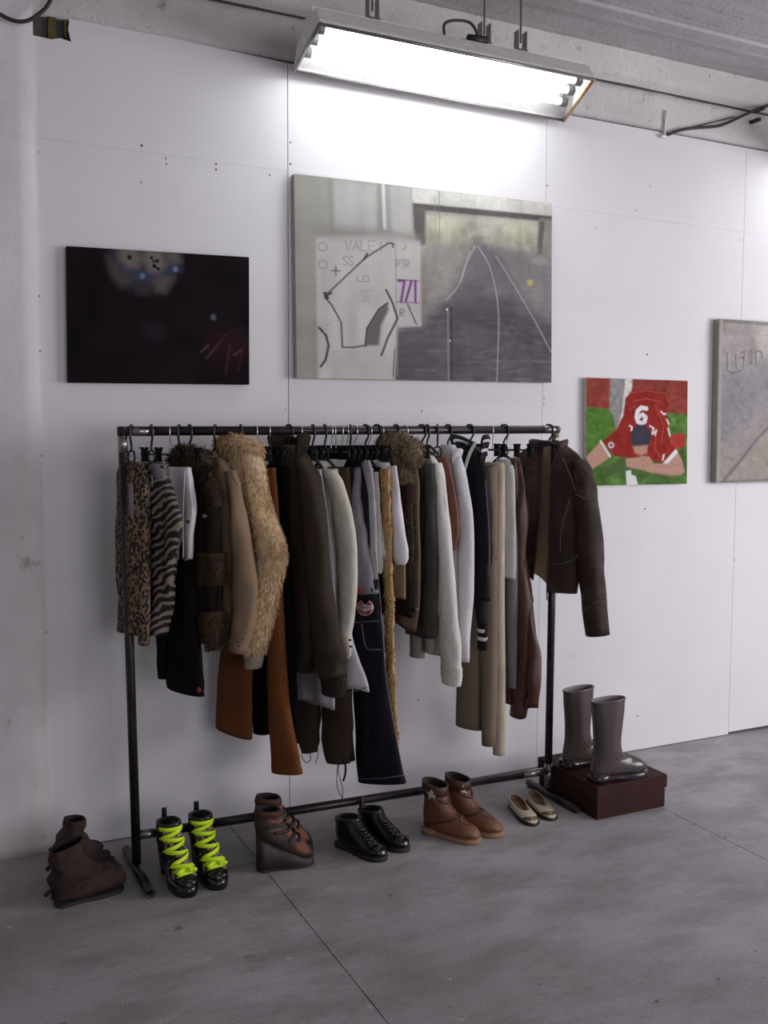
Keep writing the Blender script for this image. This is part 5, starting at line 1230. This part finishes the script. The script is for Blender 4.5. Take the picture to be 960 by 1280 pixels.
# black patent shoes
bp = [(.000, .108, .086, .120, .033), (-.004, .084, .100, .098, .034), (-.006, .055, .118, .082, .035), (.000, .034, .136, .072, .035), (.020, .020, .158, .060, .037), (.080, .012, .180, .050, .039), (.140, .012, .200, .044, .038), (.185, .012, .213, .036, .028), (.216, .016, .219, .024, .010)]
for loc, lab in (((-.168, -.375, 0), 'nearer black patent laced shoe under the lower bar'), ((-.062, -.340, 0), 'farther black patent laced shoe with an upright pull tab')):
    b = Shoe('patent_shoe', lab, 'shoe', loc, -66, bp, 'pair of black patent shoes', sub=6)
    b.upper(BPAT, LIND, .3); sole(b, SOLED, .222, .039, lambda x: 0.0, lambda x: .013); block(b, 'heel', SOLED, [(0, -.002, .062, .032), (.020, -.004, .064, .033)])
    b.band('toe_cap', BPAT, .70, .735, .002, -1.9, 1.9); b.band('ankle_collar', BPAT, .0, .06, .003)
    b.decal('tongue', BPAT, [(.0, -30), (.0, 30), (.16, 26), (.30, 0), (.16, -26)], .005)
    for k in range(4): b.cord('lace', BPAT, [(.22+k*.085, -34), (.22+k*.085+.015, 34)], .0028, .005)
    b.cord('quarter_edge', BPAT, [(.18, 38), (.36, 42), (.52, 40), (.60, 10), (.60, -10), (.52, -40), (.36, -42), (.18, -38)], .002, .003)
    if 'farther' in lab: 
        bm = bmesh.new(); add_tube(bm, [b.pt(.0, PI, .001)+Vector((0, 0, -.02)), b.pt(.0, PI, .003)+Vector((0, 0, .02)), b.pt(.0, PI, .003)+Vector((.001, 0, .036)), b.pt(.0, PI, -.003)+Vector((.003, 0, .036)), b.pt(.0, PI, -.003)+Vector((.004, 0, -.01))], .002, 8, 16, flat=.010); b.part('pull_tab', bm, WEDGEB, label='upright brown pull tab')
# tan western boots with stars
tp = [(-.004, .200, .090, .184, .037), (-.004, .178, .086, .172, .038), (.000, .150, .090, .152, .039), (.002, .115, .098, .124, .039), (-.004, .080, .118, .102, .038), (.000, .040, .142, .086, .037), (.012, .020, .160, .074, .038), (.080, .014, .186, .060, .041), (.140, .014, .206, .050, .040), (.190, .014, .218, .038, .030), (.222, .018, .226, .028, .012)]
for loc, lab in (((.172, -.400, 0), 'front tan leather boot with cream star on its shaft, nearer the wedge boots'), ((.278, -.385, 0), 'second tan leather boot with cream star, beside the cream flats')):
    b = Shoe('star_boot', lab, 'boot', loc, -56, tp, 'pair of tan star boots', sub=6, wr=.025, seed=4)
    b.upper(COWB, LIND, .45); sole(b, SOLET, .230, .042, lambda x: 0.0, lambda x: .014); block(b, 'heel', SOLET, [(0, -.002, .060, .036), (.022, -.004, .064, .037)])
    b.band('shaft_yoke', COWD, .0, .20, .0015, label='darker brown shaft top'); b.cord('yoke_dip', COWD, [(.20, -70), (.26, -35), (.30, 0), (.26, 35), (.20, 70)], .006, .001)
    for ca in ((-84, 60) if 'front' in lab else (-44, 96)):
        st = []
        for k in range(10):
            r = 1.0 if k % 2 == 0 else 0.42; a = PI/2+k*PI/5; st.append((.165-r*.095*math.sin(a), ca+r*33*math.cos(a)))
        b.decal('star', STARM, st, .004, label='cream leather star')
    b.band('ankle_strap', COWD, .515, .545, .002, wob=.003); b.cord('vamp_stitch', COWD, [(.46, 0), (.62, 26), (.72, 0), (.62, -26), (.46, 0)], .0012, .001)
    b.cord('pull_strap', COWD, [(.0, 178), (.14, 180)], .006, .002, flat=.002)
# cream flats
fp = [(.004, .044, .118, .026, .026), (-.003, .034, .126, .028, .029), (-.004, .022, .140, .030, .031), (.004, .012, .156, .031, .034), (.040, .006, .174, .030, .0355), (.100, .005, .194, .026, .035), (.160, .005, .209, .022, .030), (.205, .006, .219, .017, .018), (.222, .009, .224, .013, .007)]
for loc, lab in (((.612, -.325, 0), 'left cream ballet flat with a dark ringed buckle'), ((.706, -.312, 0), 'right cream ballet flat with a dark ringed buckle, next to the foot of the rail')):
    b = Shoe('ballet_flat', lab, 'shoe', loc, -102, fp, 'pair of cream flats', sub=6)
    b.upper(FLATM, INSOLE, .30, .002); sole(b, SOLED, .226, .035, lambda x: 0.0, lambda x: .006)
    b.band('top_binding', FLATM, .0, .05, .0012, th=.001)
    L_ = [(.70+.075*math.sin(a), 62*math.cos(a)) for a in [k*2*PI/20 for k in range(21)]]; b.cord('buckle', BUCK, L_, .0010, .0015)
    for cx in (-26, 26): b.cord('buckle', BUCK, [(.70+.045*math.sin(a), cx+22*math.cos(a)) for a in [k*2*PI/12 for k in range(13)]], .0009, .002)
    b.cord('buckle', BUCK, [(.70, -60), (.70, 60)], .0008, .0015)
# shoe box and rain boots
def boxmat():
    s = NT('brown_card'); c = hexc('38211f'); s.bump(s.noise(120, 2), .1, .002); return s.out(s.ramp(s.noise(6, 4), [(.3, dk(c, .9)), (.7, dk(c, 1.12))]), .6, spec=.12)
BOXM = boxmat(); t = thing('shoe_box', 'dark brown lidded shoe box on the floor at the right foot of the rail', 'box', (.987, -.405, 0))
bm = bmesh.new(); add_box(bm, (.987, -.405, .050), (.338, .386, .099), .002); obj('base', bm, BOXM, t, True, False)
bm = bmesh.new(); add_box(bm, (.987, -.405, .1065), (.349, .397, .053), .003); obj('lid', bm, BOXM, t, True, False)
def mono():
    s = NT('monogram_rubber'); v = s.co((1, 1, 1), (0, .785, 0)); a = s.voro(46, vec=s.co((1, .2, 1), (0, .785, 0)), rnd=0.0); n_ = s.noise(150, 2)
    pat = s.ramp(a, [(.0, 1.0), (.14, .9), (.20, .0), (.40, .0), (.46, .6), (.52, .0)])
    col = s.mix(s.math('MULTIPLY', pat, .75), hexc('4f4241'), hexc('2a2020'))
    s.bump(n_, .03, .001); return s.out(col, .22, spec=.5)
MONO = mono(); RUBB = plain('dark_rubber', '2a2124', .18, spec=.6); RINL = plain('boot_lining', '8a7f83', .7)
rpq = [(.000, .318, .148, .326, .036), (.004, .270, .144, .274, .040), (.012, .210, .136, .214, .042), (.016, .150, .130, .156, .042), (.014, .105, .136, .118, .042), (.004, .060, .152, .092, .039), (.002, .030, .174, .094, .038), (.030, .022, .196, .086, .039), (.100, .020, .220, .076, .042), (.165, .020, .238, .063, .041), (.215, .020, .250, .046, .030), (.252, .026, .257, .036, .012)]
for loc, lab, dg in (((.826, -.545, .1335), 'front glossy brown patterned rain boot on the shoe box', -4), ((.822, -.372, .1335), 'rear glossy brown patterned rain boot on the shoe box', 4)):
    b = Shoe('rain_boot', lab, 'boot', loc, dg, rpq, 'pair of rain boots', sub=6, p=2.2)
    b.upper(MONO, RINL, .10, .003); b.band('toe_foxing', RUBB, .88, .985, .0012, -2.4, 2.4, th=.001, label='dark glossy toe'); sole(b, RUBB, .260, .042, lambda x: 0.0, lambda x: .024); block(b, 'heel', RUBB, [(0, -.003, .070, .040), (.030, -.004, .070, .041)])
    b.band('top_rim', MONO, .0, .012, .0015, th=.001)
    b.cord('moulded_rib', MONO, [(.36, -75), (.45, -40), (.52, -10)], .0018, .001); b.cord('moulded_rib', MONO, [(.40, -80), (.48, -48), (.55, -18)], .0018, .001)
